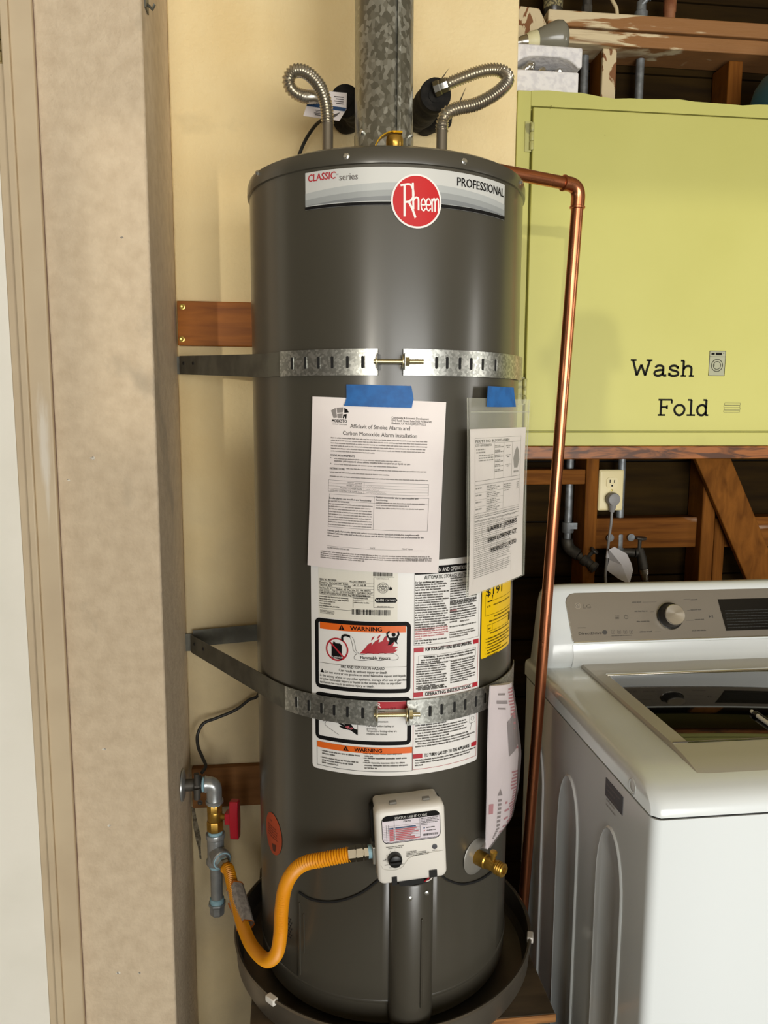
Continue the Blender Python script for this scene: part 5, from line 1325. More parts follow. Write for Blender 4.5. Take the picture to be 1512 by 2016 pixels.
# top rail whose upper edge waves a little
tr_ = MB(); P0 = []
for i in range(41):
    x = .3625 + (1.90 - .3625) * i / 40; P0.append((x, 2.2625 + .0022 * math.sin(i * .9) + .0012 * math.sin(i * 2.3) - .004 * max(0, min(1, (x - .47) / .06))))
tr_.loft([[Vector((x, CF, 2.231)), Vector((x, CF, z)), Vector((x, CF + .02, z)), Vector((x, CF + .02, 2.231))] for x, z in P0]).build('top_rail', 'cabinet_green', cb)
MB().box(.3625, 1.90, CF, CF + .018, 1.476, 1.508).build('bottom_rail', 'cabinet_green', cb, bevel=.0015)
dr = MB().box(.3665, 1.62, CF - .005, CF + .016, 1.5115, 2.227).build('cabinet_door', 'cabinet_green', cb, bevel=.002)
for py in (268, 770):
    p = onY(1041 if py < 500 else 1021, py, CF - .006); hh_ = MB()
    for k in range(3): hh_.lathe([(.0045, 0), (.005, .001), (.005, .0175), (.0045, .0185)], (.3645, CF - .006, p.z - .029 + k * .0195), (0, 0, 1), 12)
    hh_.box(.3495, .3645, CF - .0025, CF - .0005, p.z - .032, p.z + .032)
    hh_.build('hinge', mat('hinge_painted', '#b9b673', .45, color2='#8f8c5c', noise=(60, .5, .6)), cb)
LS = plane_surf((0, CF - .0054, 0), (1, 0, 0), (0, 0, 1), (0, -1, 0))
def lp(x, y): p = onY(x, y, CF - .005); return p.x, p.z
pr = Print(LS, .0002, 1.0)
LETTERS = {
 'W': (1.02, [[(.10, .97), (.30, .03), (.50, .70), (.70, .03), (.90, .97)]], [[(-.02, .97), (.26, .97)], [(.74, .97), (1.02, .97)]]),
 'a': (.66, [[(.10, .52), (.18, .63), (.33, .66), (.45, .60), (.48, .48), (.48, .12), (.53, .04), (.64, .05)], [(.48, .38), (.30, .37), (.12, .30), (.06, .17), (.13, .05), (.27, .02), (.40, .09), (.48, .22)]], []),
 's': (.58, [[(.48, .48), (.42, .62), (.28, .66), (.13, .60), (.11, .46), (.22, .38), (.40, .32), (.51, .22), (.48, .08), (.30, .02), (.14, .06), (.08, .20)]], [[(.49, .64), (.49, .46)], [(.07, .02), (.07, .22)]]),
 'h': (.70, [[(.14, .97), (.14, .03)], [(.14, .42), (.24, .60), (.38, .65), (.50, .58), (.53, .45), (.53, .03)]], [[(.00, .97), (.16, .97)], [(.02, .03), (.28, .03)], [(.42, .03), (.66, .03)]]),
 'F': (.80, [[(.17, .97), (.17, .03)]], [[(.02, .97), (.74, .97)], [(.02, .03), (.42, .03)], [(.17, .52), (.50, .52)], [(.73, .99), (.73, .74)], [(.49, .64), (.49, .40)]]),
 'o': (.64, [[(.31, .66), (.46, .61), (.56, .47), (.57, .30), (.48, .11), (.31, .02), (.14, .11), (.05, .30), (.06, .47), (.16, .61), (.31, .66)]], []),
 'l': (.50, [[(.25, .97), (.25, .03)]], [[(.06, .97), (.27, .97)], [(.03, .03), (.48, .03)]]),
 'd': (.70, [[(.52, .97), (.52, .03)], [(.52, .46), (.44, .60), (.31, .66), (.16, .60), (.07, .46), (.06, .26), (.14, .09), (.29, .02), (.43, .08), (.52, .24)]], [[(.36, .97), (.54, .97)], [(.50, .03), (.66, .03)]])}
def slab(word, x0, x1, yb, yt):
    u0, v0 = lp(x0, yb); u1, _ = lp(x1, yb); _, v1 = lp(x0, yt); hgt = v1 - v0
    tot = sum(LETTERS[c][0] for c in word); k = (u1 - u0) / (tot * 1.06); x = u0
    for c in word:
        w_, crv, st_ = LETTERS[c]
        for s in crv:
            q_ = [(x + a * k, v0 + b * hgt) for a, b in s]
            if c in 'WFl' or len(s) < 3:
                for e0, e1 in zip(q_[:-1], q_[1:]): pr.stroke([e0, e1], .0054)
            else: pr.stroke(q_, .0054, smooth=4)
        for s in st_: pr.stroke([(x + a * k, v0 + b * hgt) for a, b in s], .0042)
        x += w_ * k * 1.06
slab('Wash', 1241, 1369, 740, 708); pr.build('wash_lettering', 'letter_black', dr, True)
pr = Print(LS, .0002, 1.0); slab('Fold', 1294, 1397, 818, 786); pr.build('fold_lettering', 'letter_black', dr, True)
a, b = lp(1394, 740), lp(1429, 691)
pr = Print(LS, .0002, 1); pr.rect(a[0], a[1], b[0], b[1]); ic = pr.build('washer_icon', 'icon_grey', dr)
pr = Print(LS, .0004, 1); W_, H_ = b[0] - a[0], b[1] - a[1]
pr.frame(a[0], a[1], b[0], b[1], .0011, .001, .0005); pr.rect(a[0], b[1] - H_ * .24, b[0], b[1] - H_ * .225)
c = (a[0] + W_ * .5, a[1] + H_ * .42); pr.ell(*c, W_ * .36, n=28, r0=.90); pr.ell(*c, W_ * .24, n=24, r0=.86)
pr.rect(a[0] + W_ * .12, b[1] - H_ * .16, a[0] + W_ * .32, b[1] - H_ * .08); pr.rect(a[0] + W_ * .38, b[1] - H_ * .17, a[0] + W_ * .76, b[1] - H_ * .07); pr.ell(a[0] + W_ * .87, b[1] - H_ * .1, .0012, n=10)
pr.stroke([(c[0] - W_ * .15, c[1] + .004), (c[0] - W_ * .17, c[1] - .002)], .0008); pr.build('icon_lines', 'letter_black', ic, True)
a, b = lp(1424, 812), lp(1458, 793); pr = Print(LS, .0002, 1)
for i in range(4):
    v = a[1] + i * (b[1] - a[1]) / 4; o_ = .001 * (i % 2); pr.frame(a[0] + o_, v, b[0] - .001 + o_, v + (b[1] - a[1]) / 4, .0006, .0024, .0018)
pr.build('folded_cloths_icon', mat('icon_line', '#4a4a38', .5), dr, True)
pr = Print(LS, .0002, 1)
for x, y, r in ((1085, 209, .0014), (1083, 214, .0009), (1191, 266, .0009)): pr.ell(*lp(x, y), r, n=8)
pr.build('nail_spots', mat('spot_brown', '#6e5e30', .7), dr, True)
ld = MB().box(.331, 1.90, CF - .002, CF + .022, 1.444, 1.4755).build('wood_ledger', 'ledger_wood', bevel=.002)
tag(ld, 'reddish brown grained wooden rail under the green cabinet', 'rail')

# ================================================================== THINGS ON TOP OF THE CABINET
CT = 2.2625
fo = thing('foam_packing', 'white foam packing block on top of the green cabinet', 'packaging', (.40, .42, CT))
fx0, fx1 = .332, onY(1138, 160, .35).x
zA = onY(1138, 144, .35).z; zB = onY(1143, 95, .35).z; zC = onY(1143, 131, .35).z
MB().box(fx0, fx1, .345, .56, CT + .001, zA).build('lower_foam', 'foam_white', fo, bevel=.004, seg=3)
up_ = MB(); rings = []
for i in range(17):
    f = i / 16; x = fx0 + (fx1 + .006 - fx0) * f; arch = .030 * (1 - abs(2 * min(f / .93, 1) - 1) ** 4)
    rings.append([Vector((x, .342, zC - .006 + arch * .7)), Vector((x, .342, zB - .002 * f)), Vector((x, .56, zB)), Vector((x, .56, zC))])
up_.loft(rings).build('upper_foam', 'foam_white', fo, bevel=.004, seg=3)
MB().box(fx0, fx1, .45, .56, zA, zC).build('rear_foam', 'foam_white', fo)
def bulb_base(px, py, d, label, r=.0105):
    c = onY(px, py, .352); o = thing('lamp_bulb', label, 'light bulb', tuple(c)); d = Vector(d).normalized()
    MB().lathe([(.004, 0), (.005, .001), (.005, .003), (r * .8, .005), (r, .007)] + [(r * (1 if i % 2 else .9), .008 + i * .0018) for i in range(9)] + [(r * 1.05, .026)], c, d, 20).build('screw_base', 'steel', o)
    MB().lathe([(r * .9, .024), (r * 1.2, .034), (r * 1.6, .05), (r * 1.5, .07), (r * .8, .08)], c, d, 20).build('glass', 'bulb_grey', o)
bulb_base(1052, 124, (-.55, .75, -.25), 'small tilted bulb lying in the foam, leftmost of three'); bulb_base(1070, 136, (0.02, 1, -.05), 'bulb seen base-on in the middle of the foam', .0095); bulb_base(1102, 141, (.1, .95, .2), 'dark capped bulb at the right of the foam', .0085)
fb = thing('flood_bulb', 'grey flood lamp bulb lying on the foam packing', 'light bulb', tuple(onY(1070, 90, .41)))
b0 = onY(1020, 84, .41); b1 = onY(1122, 73, .41); d = (b1 - b0).normalized(); L_ = (b1 - b0).length
MB().lathe([(.006, -.016), (.009, -.014), (.0095, .0), (.013, .006), (.016, .022)], b0, d, 24).build('screw_base', 'steel', fb)
MB().lathe([(.0165, .02), (.0205, .030), (.0225, .044), (.0215, .046)], b0, d, 28).build('collar', 'bulb_collar', fb)
MB().lathe([(.0212, .044), (.0262, .056), (.0345, .080), (.0375, .095), (.0365, .105), (.030, .113), (.014, .118), (.001, .119)], b0, d, 36).build('lamp_glass', 'bulb_grey', fb)
# blue jug at the right edge
p = onY(1492, 208, .50); jg = thing('blue_jug', 'blue plastic jug on the cabinet at the right edge', 'jug', (p.x + .09, .5, CT))
jx = p.x + .085
MB().loft([rrect(jx - .085 + i_, jx + .085 - i_, .42 + i_ * .5, .56 - i_ * .5, CT + z, .035) for i_, z in ((.004, .001), (0, .008), (0, .09), (.006, .115), (.022, .142), (.045, .158), (.06, .164), (.062, .185))]).build('jug_body', 'jug_blue', jg, smooth=50)
MB().loft([[Vector((jx + .055 * math.cos(R_(a)) , .4185, CT + .055 + .062 * math.sin(R_(a)))) for a in range(0, 360, 20)], [Vector((jx + .054 * math.cos(R_(a)), .4175, CT + .055 + .061 * math.sin(R_(a)))) for a in range(0, 360, 20)]]).build('jug_label', mat('jug_tan', '#8f8a63', .6), jg)
MB().lathe([(.024, 0), (.024, .022), (.022, .025)], (jx, .49, CT + .183), (0, 0, 1), 20).build('jug_cap', 'white_plastic', jg)

# ================================================================== PIPES AND FITTINGS IN THE FRAMED WALL
def vpipe(px_t, label):
    x = (onY(px_t[0], 140, .655).x + onY(px_t[1], 930, .655).x) / 2; return x
def water_pipe(label, x, r, zb):
    o = thing('water_pipe', label, 'pipe', (x, .665, zb))
    MB().tube([(x, .665, zb), (x, .665, 2.495)], r, 18).build('pipe_run', 'pipe_galv', o)
    return o
xa, xb = vpipe((1150, 1127), ''), vpipe((1258, 1231), '')
zl = onY(1120, 1075, .665).z; zr = onY(1228, 1085, .665).z
wa = water_pipe('grey galvanized water pipe left of the stud', xa, .0108, zl)
wb = water_pipe('grey galvanized water pipe beside the outlet', xb, .0112, zr)
def sleeve(o, x, z0, z1, r=.017, nm='coupling'): MB().lathe([(r * .94, 0), (r, .003), (r, z1 - z0 - .003), (r * .94, z1 - z0)], (x, .665, z0), (0, 0, 1), 20).build(nm, 'pipe_galv', o)
zc_ = onY(1127, 1048, .665).z; sleeve(wa, xa, zc_, onY(1127, 1028, .665).z)
MB().box(xa - .005, xa + .022, .648, .651, zc_ + .012, onY(1127, 1028, .665).z).build('pipe_strap', 'pipe_galv', wa)
e1 = Vector((xa, .665, zl + .012)); el_ = [e1 + Vector((0, 0, .01)), e1, e1 + Vector((.004, -.006, -.016)), e1 + Vector((.014, -.016, -.026)), e1 + Vector((.026, -.026, -.034))]
MB().tube(catmull(el_, 4), .017, 16).build('elbow', 'pipe_dark', wa)
vt_ = el_[-1]; vd = Vector((.62, -.55, -.55)).normalized()
hb = thing('hose_valve', 'dark hose tap at the left below the cabinet', 'valve', tuple(vt_))
MB().lathe([(.013, 0), (.013, .012), (.017, .014), (.017, .03), (.013, .032), (.013, .044), (.016, .046), (.016, .058), (.011, .06)], vt_ + vd * .002, vd, 16).build('valve_body', 'pipe_dark', hb)
MB().tube([vt_ + vd * .022, vt_ + vd * .022 + Vector((.02, -.012, .028))], .006, 10).build('stem', 'pipe_dark', hb)
hc = vt_ + vd * .022 + Vector((.021, -.013, .029)); MB().lathe([(.004, -.002), (.013, -.002), (.014, .001), (.013, .004), (.004, .004)], hc, (.55, -.35, .75), 10).build('hand_wheel', 'pipe_dark', hb, smooth=20)
sleeve(wb, xb, zr - .01, onY(1228, 1050, .665).z, .0165)
MB().tube([(xb, .665, zr), (xb + .045, .655, zr - .004)], .0125, 14).tube([(xb, .665, zr), (xb, .665, zr - .045)], .014, 14).build('side_outlet', 'pipe_dark', wb)
for dx in (-.035, .028): MB().lathe([(.011, 0), (.011, .004)], (xb + dx, .646, onY(1228, 1056, .665).z), (0, -1, 0), 14).build('pipe_clip', 'pipe_galv', wb)
v2 = Vector((xb + .046, .655, zr - .004)); hb2 = thing('hose_valve', 'dark hose tap with supply hose right of the outlet', 'valve', tuple(v2))
MB().lathe([(.013, 0), (.014, .004), (.014, .02), (.012, .024)], v2, (1, 0, 0), 14).tube([v2 + Vector((.014, 0, .01)), v2 + Vector((.018, -.01, -.012)), v2 + Vector((.022, -.016, -.045))], [.012, .013, .0145], 16).build('valve_body', 'pipe_dark', hb2)
MB().tube([v2 + Vector((.012, -.002, .0)), v2 + Vector((.012, -.004, .042))], .006, 10).build('stem', 'pipe_dark', hb2)
MB().lathe([(.003, 0), (.019, .001), (.020, .004), (.019, .007), (.003, .008)], v2 + Vector((.012, -.004, .042)), (.05, -.15, 1), 8).build('hand_wheel', 'pipe_dark', hb2, smooth=20)
hn = v2 + Vector((.022, -.016, -.045)); MB().lathe([(.016, 0), (.016, .014), (.0125, .016), (.0125, .03), (.011, .032)], hn, (.15, -.1, -1), 14).build('hose_nut', 'steel', hb2)
MB().tube(catmull([hn + Vector((.004, -.002, -.03)), hn + Vector((.014, -.004, -.07)), hn + Vector((.026, 0, -.16)), hn + Vector((.02, .01, -.4))], 8), .0105, 14).build('supply_hose', 'black_cable', hb2)
# outlet with plug, cord and tag
o0 = onY(1203, 965, .612); ou = thing('wall_outlet', 'ivory wall outlet with one grey plug', 'outlet', tuple(o0))
ox0, ox1 = onY(1179, 965, .612).x, onY(1227, 965, .612).x; oz0, oz1 = onY(1203, 1005, .612).z, onY(1203, 925, .612).z
pl = MB(); pl.loft([[Vector((p_.x, y_, p_.y)) for p_ in rrect(ox0 + i_, ox1 - i_, oz0 + i_, oz1 - i_, 0, .004, 3)] for i_, y_ in ((0, .62), (0, .614), (.003, .611), (.0045, .6105))][::-1]).build('cover_plate', 'outlet_ivory', ou, smooth=30)
MB().box(ox0 + .004, ox1 - .004, .6202, .69, oz0 + .01, oz1 - .01).build('back_box', 'pipe_dark', ou)
ocx = (ox0 + ox1) / 2 + .001; oc = oz1 - .036
MB().loft([[Vector((ocx + p_.x, y_, oc + p_.y)) for p_ in rrect(-.0165, .0165, -.0145, .0145, 0, .008, 4)] for y_ in (.6085, .6107)]).build('receptacle_face', 'outlet_ivory', ou)
for dx, dz, sx_, sz_ in ((-.0065, .004, .0028, .009), (.0065, .004, .0024, .008), (0, -.008, .005, .005)): MB().box(ocx + dx - sx_ / 2, ocx + dx + sx_ / 2, .6080, .6090, oc + dz - sz_ / 2, oc + dz + sz_ / 2).build('slot', 'gasket', ou)
MB().lathe([(.003, 0), (.003, .0015), (.002, .002)], (ocx, .6105, (oz0 + oz1) / 2), (0, -1, 0), 10).build('plate_screw', 'brass_screw', ou)
pc = onY(1207, 983, .595); pg = thing('power_plug', 'grey round power plug in the outlet with its cord', 'plug', (pc.x, .60, pc.z))
MB().lathe([(.017, 0), (.0185, .003), (.0185, .018), (.0165, .0225), (.012, .024)], (pc.x, .609, pc.z), (.05, -1, 0), 28).build('plug_head', 'plug_grey', pg)
MB().tube([(pc.x, .597, pc.z - .008), (pc.x, .597, pc.z - .026), (pc.x - .001, .598, pc.z - .036)], [.013, .009, .0065], 14).build('strain_relief', 'plug_grey', pg)
MB().tube(catmull([Vector((pc.x - .001, .598, pc.z - .034)), onY(1203, 1030, .60), onY(1199, 1060, .60), onY(1195, 1100, .60), onY(1193, 1150, .58), Vector((onY(1193, 1150, .58).x, .5, .95)), Vector((onY(1193, 1150, .58).x, .40, .80))], 8), .0038, 10).build('cord', 'plug_grey', pg)
MB().tube([onY(1198, 1084, .60), onY(1196, 1098, .60)], .0055, 10).build('cord_band', 'paper_tag', pg)
P = [onY(*q_, .585) for q_ in ((1199, 1082), (1213, 1078), (1238, 1092), (1244, 1110), (1243, 1122), (1235, 1148), (1215, 1138), (1197, 1124), (1203, 1104))]
cen = sum(P, Vector()) / len(P)
ct = MB(); n_ = len(P); ct.v = [tuple(q_ + Vector((0, .014 * math.sin(i), 0))) for i, q_ in enumerate(P)] + [tuple(cen - Vector((0, .012, 0)))]; ct.f = [(i, n_, (i + 1) % n_) for i in range(n_)]
tg = ct.build('cord_tag', 'paper_tag', None, smooth=0); m_ = tg.modifiers.new('thickness', 'SOLIDIFY'); m_.thickness = .0006
tag(tg, 'crumpled white paper tag hanging on the power cord', 'tag')
# odds and ends standing on the top plate
zp = 2.5735
def on_plate(px, Yp=.63): return onY(px, 14, Yp).x
x = on_plate(1090); jr = thing('glass_jar', 'dark glass jar with a mottled label on the upper plate', 'jar', (x, .635, zp))
MB().lathe([(.022, 0), (.0245, .003), (.0245, .075), (.018, .085)], (x, .635, zp), (0, 0, 1), 24).build('jar_glass', 'dark_glass', jr)
MB().lathe([(.0248, .016), (.0248, .06)], (x, .635, zp), (0, 0, 1), 24, cap=False).build('jar_label', mat('label_mottled', '#9a8f66', .7, color2='#4c4632', noise=(180, .45, .55)), jr)
MB().lathe([(.019, .084), (.020, .086), (.020, .098), (.018, .1)], (x, .635, zp), (0, 0, 1), 20).build('lid', 'pipe_dark', jr)
x = on_plate(1157); fi = thing('brass_fitting', 'dull metal pipe fitting on the upper plate', 'fitting', (x, .635, zp))
MB().lathe([(.010, 0), (.010, .01), (.0145, .012), (.0145, .03), (.011, .032)], (x, .635, zp), (0, 0, 1), 8).build('hex_end', 'pipe_dark', fi, smooth=20); MB().lathe([(.012, .03), (.012, .07), (.014, .072), (.014, .085)], (x, .635, zp), (0, 0, 1), 16).build('neck', 'pipe_dark', fi)
x = on_plate(1204); tag(MB().tube(catmull([Vector((x + .008, .61, zp + .002)), Vector((x + .004, .61, zp + .02)), Vector((x - .008, .615, zp + .045)), Vector((x - .02, .63, zp + .10)), Vector((x - .03, .65, zp + .2))], 6), .0048, 10).build('beige_cable', 'cable_beige'), 'beige cable rising behind the upper plate', 'cable')
x = on_plate(1264); va = thing('hose_tap', 'grey metal hose tap standing on the upper plate', 'valve', (x, .635, zp))
MB().lathe([(.011, 0), (.0115, .006), (.017, .008), (.0175, .024), (.013, .027), (.012, .05)], (x, .635, zp), (0, 0, 1), 18).build('tap_body', 'pipe_galv', va); MB().tube([(x - .002, .63, zp + .04), (x + .012, .62, zp + .055), (x + .02, .62, zp + .05)], .007, 10).build('tap_spout', 'pipe_galv', va)
x = on_plate(1322); rb = thing('rusty_can', 'rusty brown can end on the upper plate', 'can', (x, .64, zp))
MB().lathe([(.014, 0), (.015, .002), (.015, .03), (.0165, .032), (.0165, .06), (.014, .063)], (x, .64, zp), (0, 0, 1), 20).build('can_body', 'rust', rb); MB().lathe([(.013, .062), (.009, .068), (.006, .08)], (x, .64, zp), (0, 0, 1), 16).build('can_top', 'rust', rb)

# ================================================================== WASHING MACHINE
WX0, WX1, WY0, WY1 = .345, 1.035, -.445, .185
ws = thing('washing_machine', 'white top-loading washing machine with grey control console', 'washing machine', (.69, -.13, 0))
MB().loft([rrect(WX0, WX1, WY0, WY1, z, .016, 6) for z in (.02, .45, .962)]).build('cabinet_body', 'washer_white', ws, smooth=30)
MB().loft([rrect(WX0 + .0025, WX1 - .0025, WY0 + .0025, WY1 - .0025, z, .016, 6) for z in (.960, .968)]).build('seam_shadow', 'gasket', ws, smooth=30)
TOPY = [(WY0 + .0, .9655), (WY0 + .0005, .974), (WY0 + .004, .982), (WY0 + .012, .990), (WY0 + .026, .9965), (WY0 + .048, 1.002), (WY0 + .08, 1.0055), (WY0 + .12, 1.0075), (0, 1.008), (WY1 - .004, 1.008), (WY1, 1.0), (WY1, .9655)]
SIDE = ((0, .990), (.0012, .996), (.005, 1.001), (.012, 1.0045), (.024, 1.007), (.045, 1.008))
rings = []
for ins, zt__ in SIDE: rings.append([Vector((WX0 + ins, y_ + max(0, .012 - ins) * (.9 if y_ < -.4 else 0), min(z_, zt__) if z_ > .97 else z_)) for y_, z_ in TOPY])
for ins, zt__ in SIDE[::-1]: rings.append([Vector((WX1 - ins, y_ + max(0, .012 - ins) * (.9 if y_ < -.4 else 0), min(z_, zt__) if z_ > .97 else z_)) for y_, z_ in TOPY])
MB().loft(rings).build('top_cover', 'washer_white', ws, smooth=60)
for x_, y_ in ((.40, -.38), (.98, -.38), (.40, .12), (.98, .12)): MB().lathe([(.022, 0), (.024, .003), (.018, .02)], (x_, y_, 0), (0, 0, 1), 16).build('foot', 'black_plastic', ws)
# embossed arches pressed into the side
def arch(pts):
    q_ = [onX(*p_, WX0) for p_ in pts]; return q_
for yl, yr, zt_a in ((-.120, -.052, .780), (-.285, -.198, .800), (.030, .098, .800)):
    pass
def arch_panel(yf, yb_, ztop):
    """yf nearer the front, yb_ nearer the back"""
    w2 = (yb_ - yf) / 2; cy = (yf + yb_) / 2; out = []
    def outline(ins):
        r = w2 - ins; P_ = [(cy - r, .06), (cy + r, .06)]
        zc = ztop - w2 * 2.1
        for i in range(13):
            a = math.pi * i / 12; P_.append((cy + r * math.cos(a), zc + (w2 * 2.1 - ins) * math.sin(a)))
        return P_
    rings = [[Vector((WX0 - n_, y_, z_)) for y_, z_ in outline(i_)] for i_, n_ in ((0, -.001), (0.0012, .0022), (.004, .0032), (.007, .0014))]
    return MB().loft(rings).build('pressed_arch', 'washer_white', ws, smooth=50)
pa1, pa2 = onX(1099, 1600, WX0), onX(1141, 1600, WX0); pb1, pb2 = onX(1175, 1690, WX0), onX(1230, 1690, WX0); pc1, pc2 = onX(1043, 1500, WX0), onX(1073, 1500, WX0)
arch_panel(pa2.y, pa1.y, onX(1114, 1515, WX0).z); arch_panel(pb2.y, pb1.y, onX(1190, 1610, WX0).z); arch_panel(pc2.y, pc1.y, onX(1048, 1440, WX0).z)
# energy sticker and plug cap on the side
sq = [onX(*q_, WX0 - .0004) for q_ in ((1193, 1530), (1227, 1571), (1225, 1607), (1192, 1565))]; zA_, zB_ = sq[3].z, sq[0].z
yA, yB = (sq[1].y + sq[2].y) / 2, (sq[0].y + sq[3].y) / 2
ss = MB().box(WX0 - .0010, WX0 + .0005, yA, yB, zA_, zB_).build('side_sticker', 'sticker_dark', ws)
SS = plane_surf((WX0 - .0010, yB, zA_), (0, -1, 0), (0, 0, 1), (-1, 0, 0)); pr = Print(SS, .0003, 1); sw, sh = yB - yA, zB_ - zA_
for i in range(5): pr.words(.006, sw - .008, sh - .010 - i * .009, .004, (.9, .7, .95, .6, .8)[i], seed=i)
pr.build('sticker_text', 'ink_pale', ss, True)
cc = onX(1245, 1548, WX0); cc.z = min(cc.z, .984); MB().lathe([(.0125, 0), (.0125, .0012), (.0112, .0016), (.0105, .0004), (.009, .0002), (.0075, .0010)], (WX0 + .0005, cc.y, cc.z), (-1, 0, 0), 28).build('plug_cap', 'washer_white', ws)
# lid: silver frame, dark glass, brushed front lip
LX0, LX1 = .440, .940; LYB, LYF, LYM = .094, -.418, -.305
def lid_loft(dz, grow, drop):
    prof_ = [(LYB + grow, 1.009 + dz), (LYB + grow, 1.0155 + dz), (LYM, 1.0155 + dz), (LYM - .006, 1.0145 + dz), (-.345, 1.0115 + dz), (-.378, 1.006 + dz), (-.398, .9995 + dz), (-.411, .991 + dz), (LYF - grow, .983 + dz)]
    rr_ = []
    for x_, k_ in ((LX0 - grow, -.004), (LX0 + .003, 0), (LX0 + .02, .0005), (LX1 - .02, .0005), (LX1 - .003, 0), (LX1 + grow, -.004)):
        rr_.append([Vector((x_, y_, z_ + k_)) for y_, z_ in prof_] + [Vector((x_, LYF - grow + .002, .976)), Vector((x_, LYB, .985))])
    return MB().loft(rr_)
ldm = lid_loft(0, 0, 0).build('lid', 'lid_silver', ws, smooth=35)
lid_loft(-.0062, .0028, 0).build('lid_gap', 'gasket', ws, smooth=35)
gl_l, gl_f = onZ(1195, 1331, 1.016), onZ(1338, 1463, 1.016)
gx0_, gx1_ = .470, .910; gyb, gyf = gl_l.y, gl_f.y
MB().loft([[Vector((gx0_ + i_, gyf + i_, z_)), Vector((gx1_ - i_, gyf + i_, z_)), Vector((gx1_ - i_, gyb - i_, z_)), Vector((gx0_ + i_, gyb - i_, z_))] for i_, z_ in ((0, 1.009), (0, 1.0160), (.0015, 1.0164))]).build('lid_glass', 'lid_glass', ldm)
MB().box(gx0_ - .004, gx1_ + .004, gyb + .002, gyb + .010, 1.010, 1.0180).build('glass_trim', 'chrome', ldm, bevel=.002)
MB().tube([(LX0 + .004, LYM, 1.0158), (LX1 - .004, LYM, 1.0158)], .0014, 8).build('lip_crease', 'chrome', ldm)
# console
cs_ = [(.098, .990), (.096, 1.012), (.089, 1.022), (.086, 1.034), (.092, 1.064), (.1345, 1.166), (.139, 1.173), (.149, 1.178), (.162, 1.178), (.182, 1.168), (.192, 1.14), (.192, .975)]
rings = []; cyc, czc = .15, 1.03
for x_, k_ in ((.3595, .72), (.3605, .84), (.366, .93), (.376, .975), (.392, .995), (.41, 1), (.97, 1), (.988, .995), (1.004, .975), (1.014, .93), (1.0195, .84), (1.0205, .72)):
    rings.append([Vector((x_ + (.010 * (z_ - 1.0) / .17 if x_ < .6 else -.010 * (z_ - 1.0) / .17), cyc + (y_ - cyc) * (k_ if z_ > .98 else 1), max(.985, .99 + (z_ - .99) * (.55 + .45 * k_))) ) for y_, z_ in cs_])
cns = MB().loft(rings).build('console', 'washer_white', ws, smooth=50)
pA, pB = Vector((0, .092, 1.064)), Vector((0, .1345, 1.166)); Vd = (pB - pA).normalized(); Nd = Vector((0, -Vd.z, Vd.y)); Ud = Vector((1, 0, 0))
def cp_(x, y): 
    q_ = onPlane(x, y, pA, Nd); return q_.x, (q_ - pA).dot(Vd)
VL = (pB - pA).length
PSf = plane_surf((0, pA.y, pA.z), Ud, Vd, Nd)
l0, l1 = cp_(1128, 1267), cp_(1114, 1190)
pts_ = [(l0[0] + .004, .002)] + [(.985, .002), (.985, VL - .003)] + [(l1[0] + .022, VL - .003), (l1[0] + .010, VL - .006), (l1[0] + .003, VL - .013), (l1[0], VL - .022)] + [(l0[0], .008), (l0[0] + .001, .004)]
MB().prism(pts_, pA - Vector((0, 0, 0)) + Nd * -.002, Ud, Vd, Nd, .0035).build('control_panel', 'console_grey', cns, bevel=.0008)
MB().tube([PSf(l0[0] + .002, .001, .001), PSf(.986, .001, .001)], .0011, 8).tube([PSf(l0[0], .003, .001), PSf(l1[0], VL - .022, .001)], .0008, 8).build('panel_trim', 'chrome', cns)
bt = MB(); bt.loft([[Vector((x_, y_ - .002, z_)) for y_, z_ in ((.0965, 1.006), (.0885, 1.0225), (.0862, 1.034), (.0912, 1.0605), (.096, 1.0605), (.100, 1.006))] for x_ in (.4195, .985)]).build('console_band', mat('band_white', '#dfe3e2', .22, .15, coat=.3), cns, smooth=50)
kx, kv = cp_(1318, 1213)
def kk(c): return PSf(kx, kv, c)
MB().lathe([(.0300, .0), (.0305, .002), (.0295, .0035), (.0275, .002), (.0265, .0012)], kk(.001), Nd, 44, cap=False).build('dial_ring', 'chrome', cns)
MB().lathe([(.0268, .0), (.0268, .0015)], kk(.0016), Nd, 40).build('dial_recess', mat('dial_dark', '#2c2a27', .4), cns)
MB().lathe([(.0262, .001), (.0258, .006), (.0232, .020), (.0222, .0225)], kk(.002), Nd, 44).build('dial', mat('dial_side', '#3b3835', .35, .5), cns, smooth=40)
MB().lathe([(.0224, .0222), (.0224, .0245), (.0214, .0256), (.006, .0250), (.001, .0250)], kk(.002), Nd, 44).build('dial_face', 'knob_face', cns)
dA, dB = cp_(1412, 1180), cp_(1429, 1242)
MB().prism([(dB[0], dB[1]), (.93, dB[1]), (.93, dA[1]), (dA[0], dA[1])], pA + Nd * .001, Ud, Vd, Nd, .0012).build('display', 'display_black', cns)
pr = Print(PSf, .0026, 1)
for i in range(7): pr.words(dB[0] + .004, .90, dB[1] + .006 + i * .0062, .0022, 1, seed=i)
pr.build('display_print', mat('display_text', '#3a3b38', .4), cns, True)
pr = Print(PSf, .0018, 1); sv_ = Print(PSf, .0018, 1)
for x_, y_, x2 in ((1244, 1187, 1261), (1249, 1205, 1274), (1253, 1225, 1277), (1259, 1245, 1285), (1359, 1182, 1375), (1359, 1202, 1380), (1367, 1221, 1385), (1362, 1243, 1389)):
    a = cp_(x_, y_); b = cp_(x2, y_); pr.words(a[0], b[0], a[1], .0030, seed=x_)
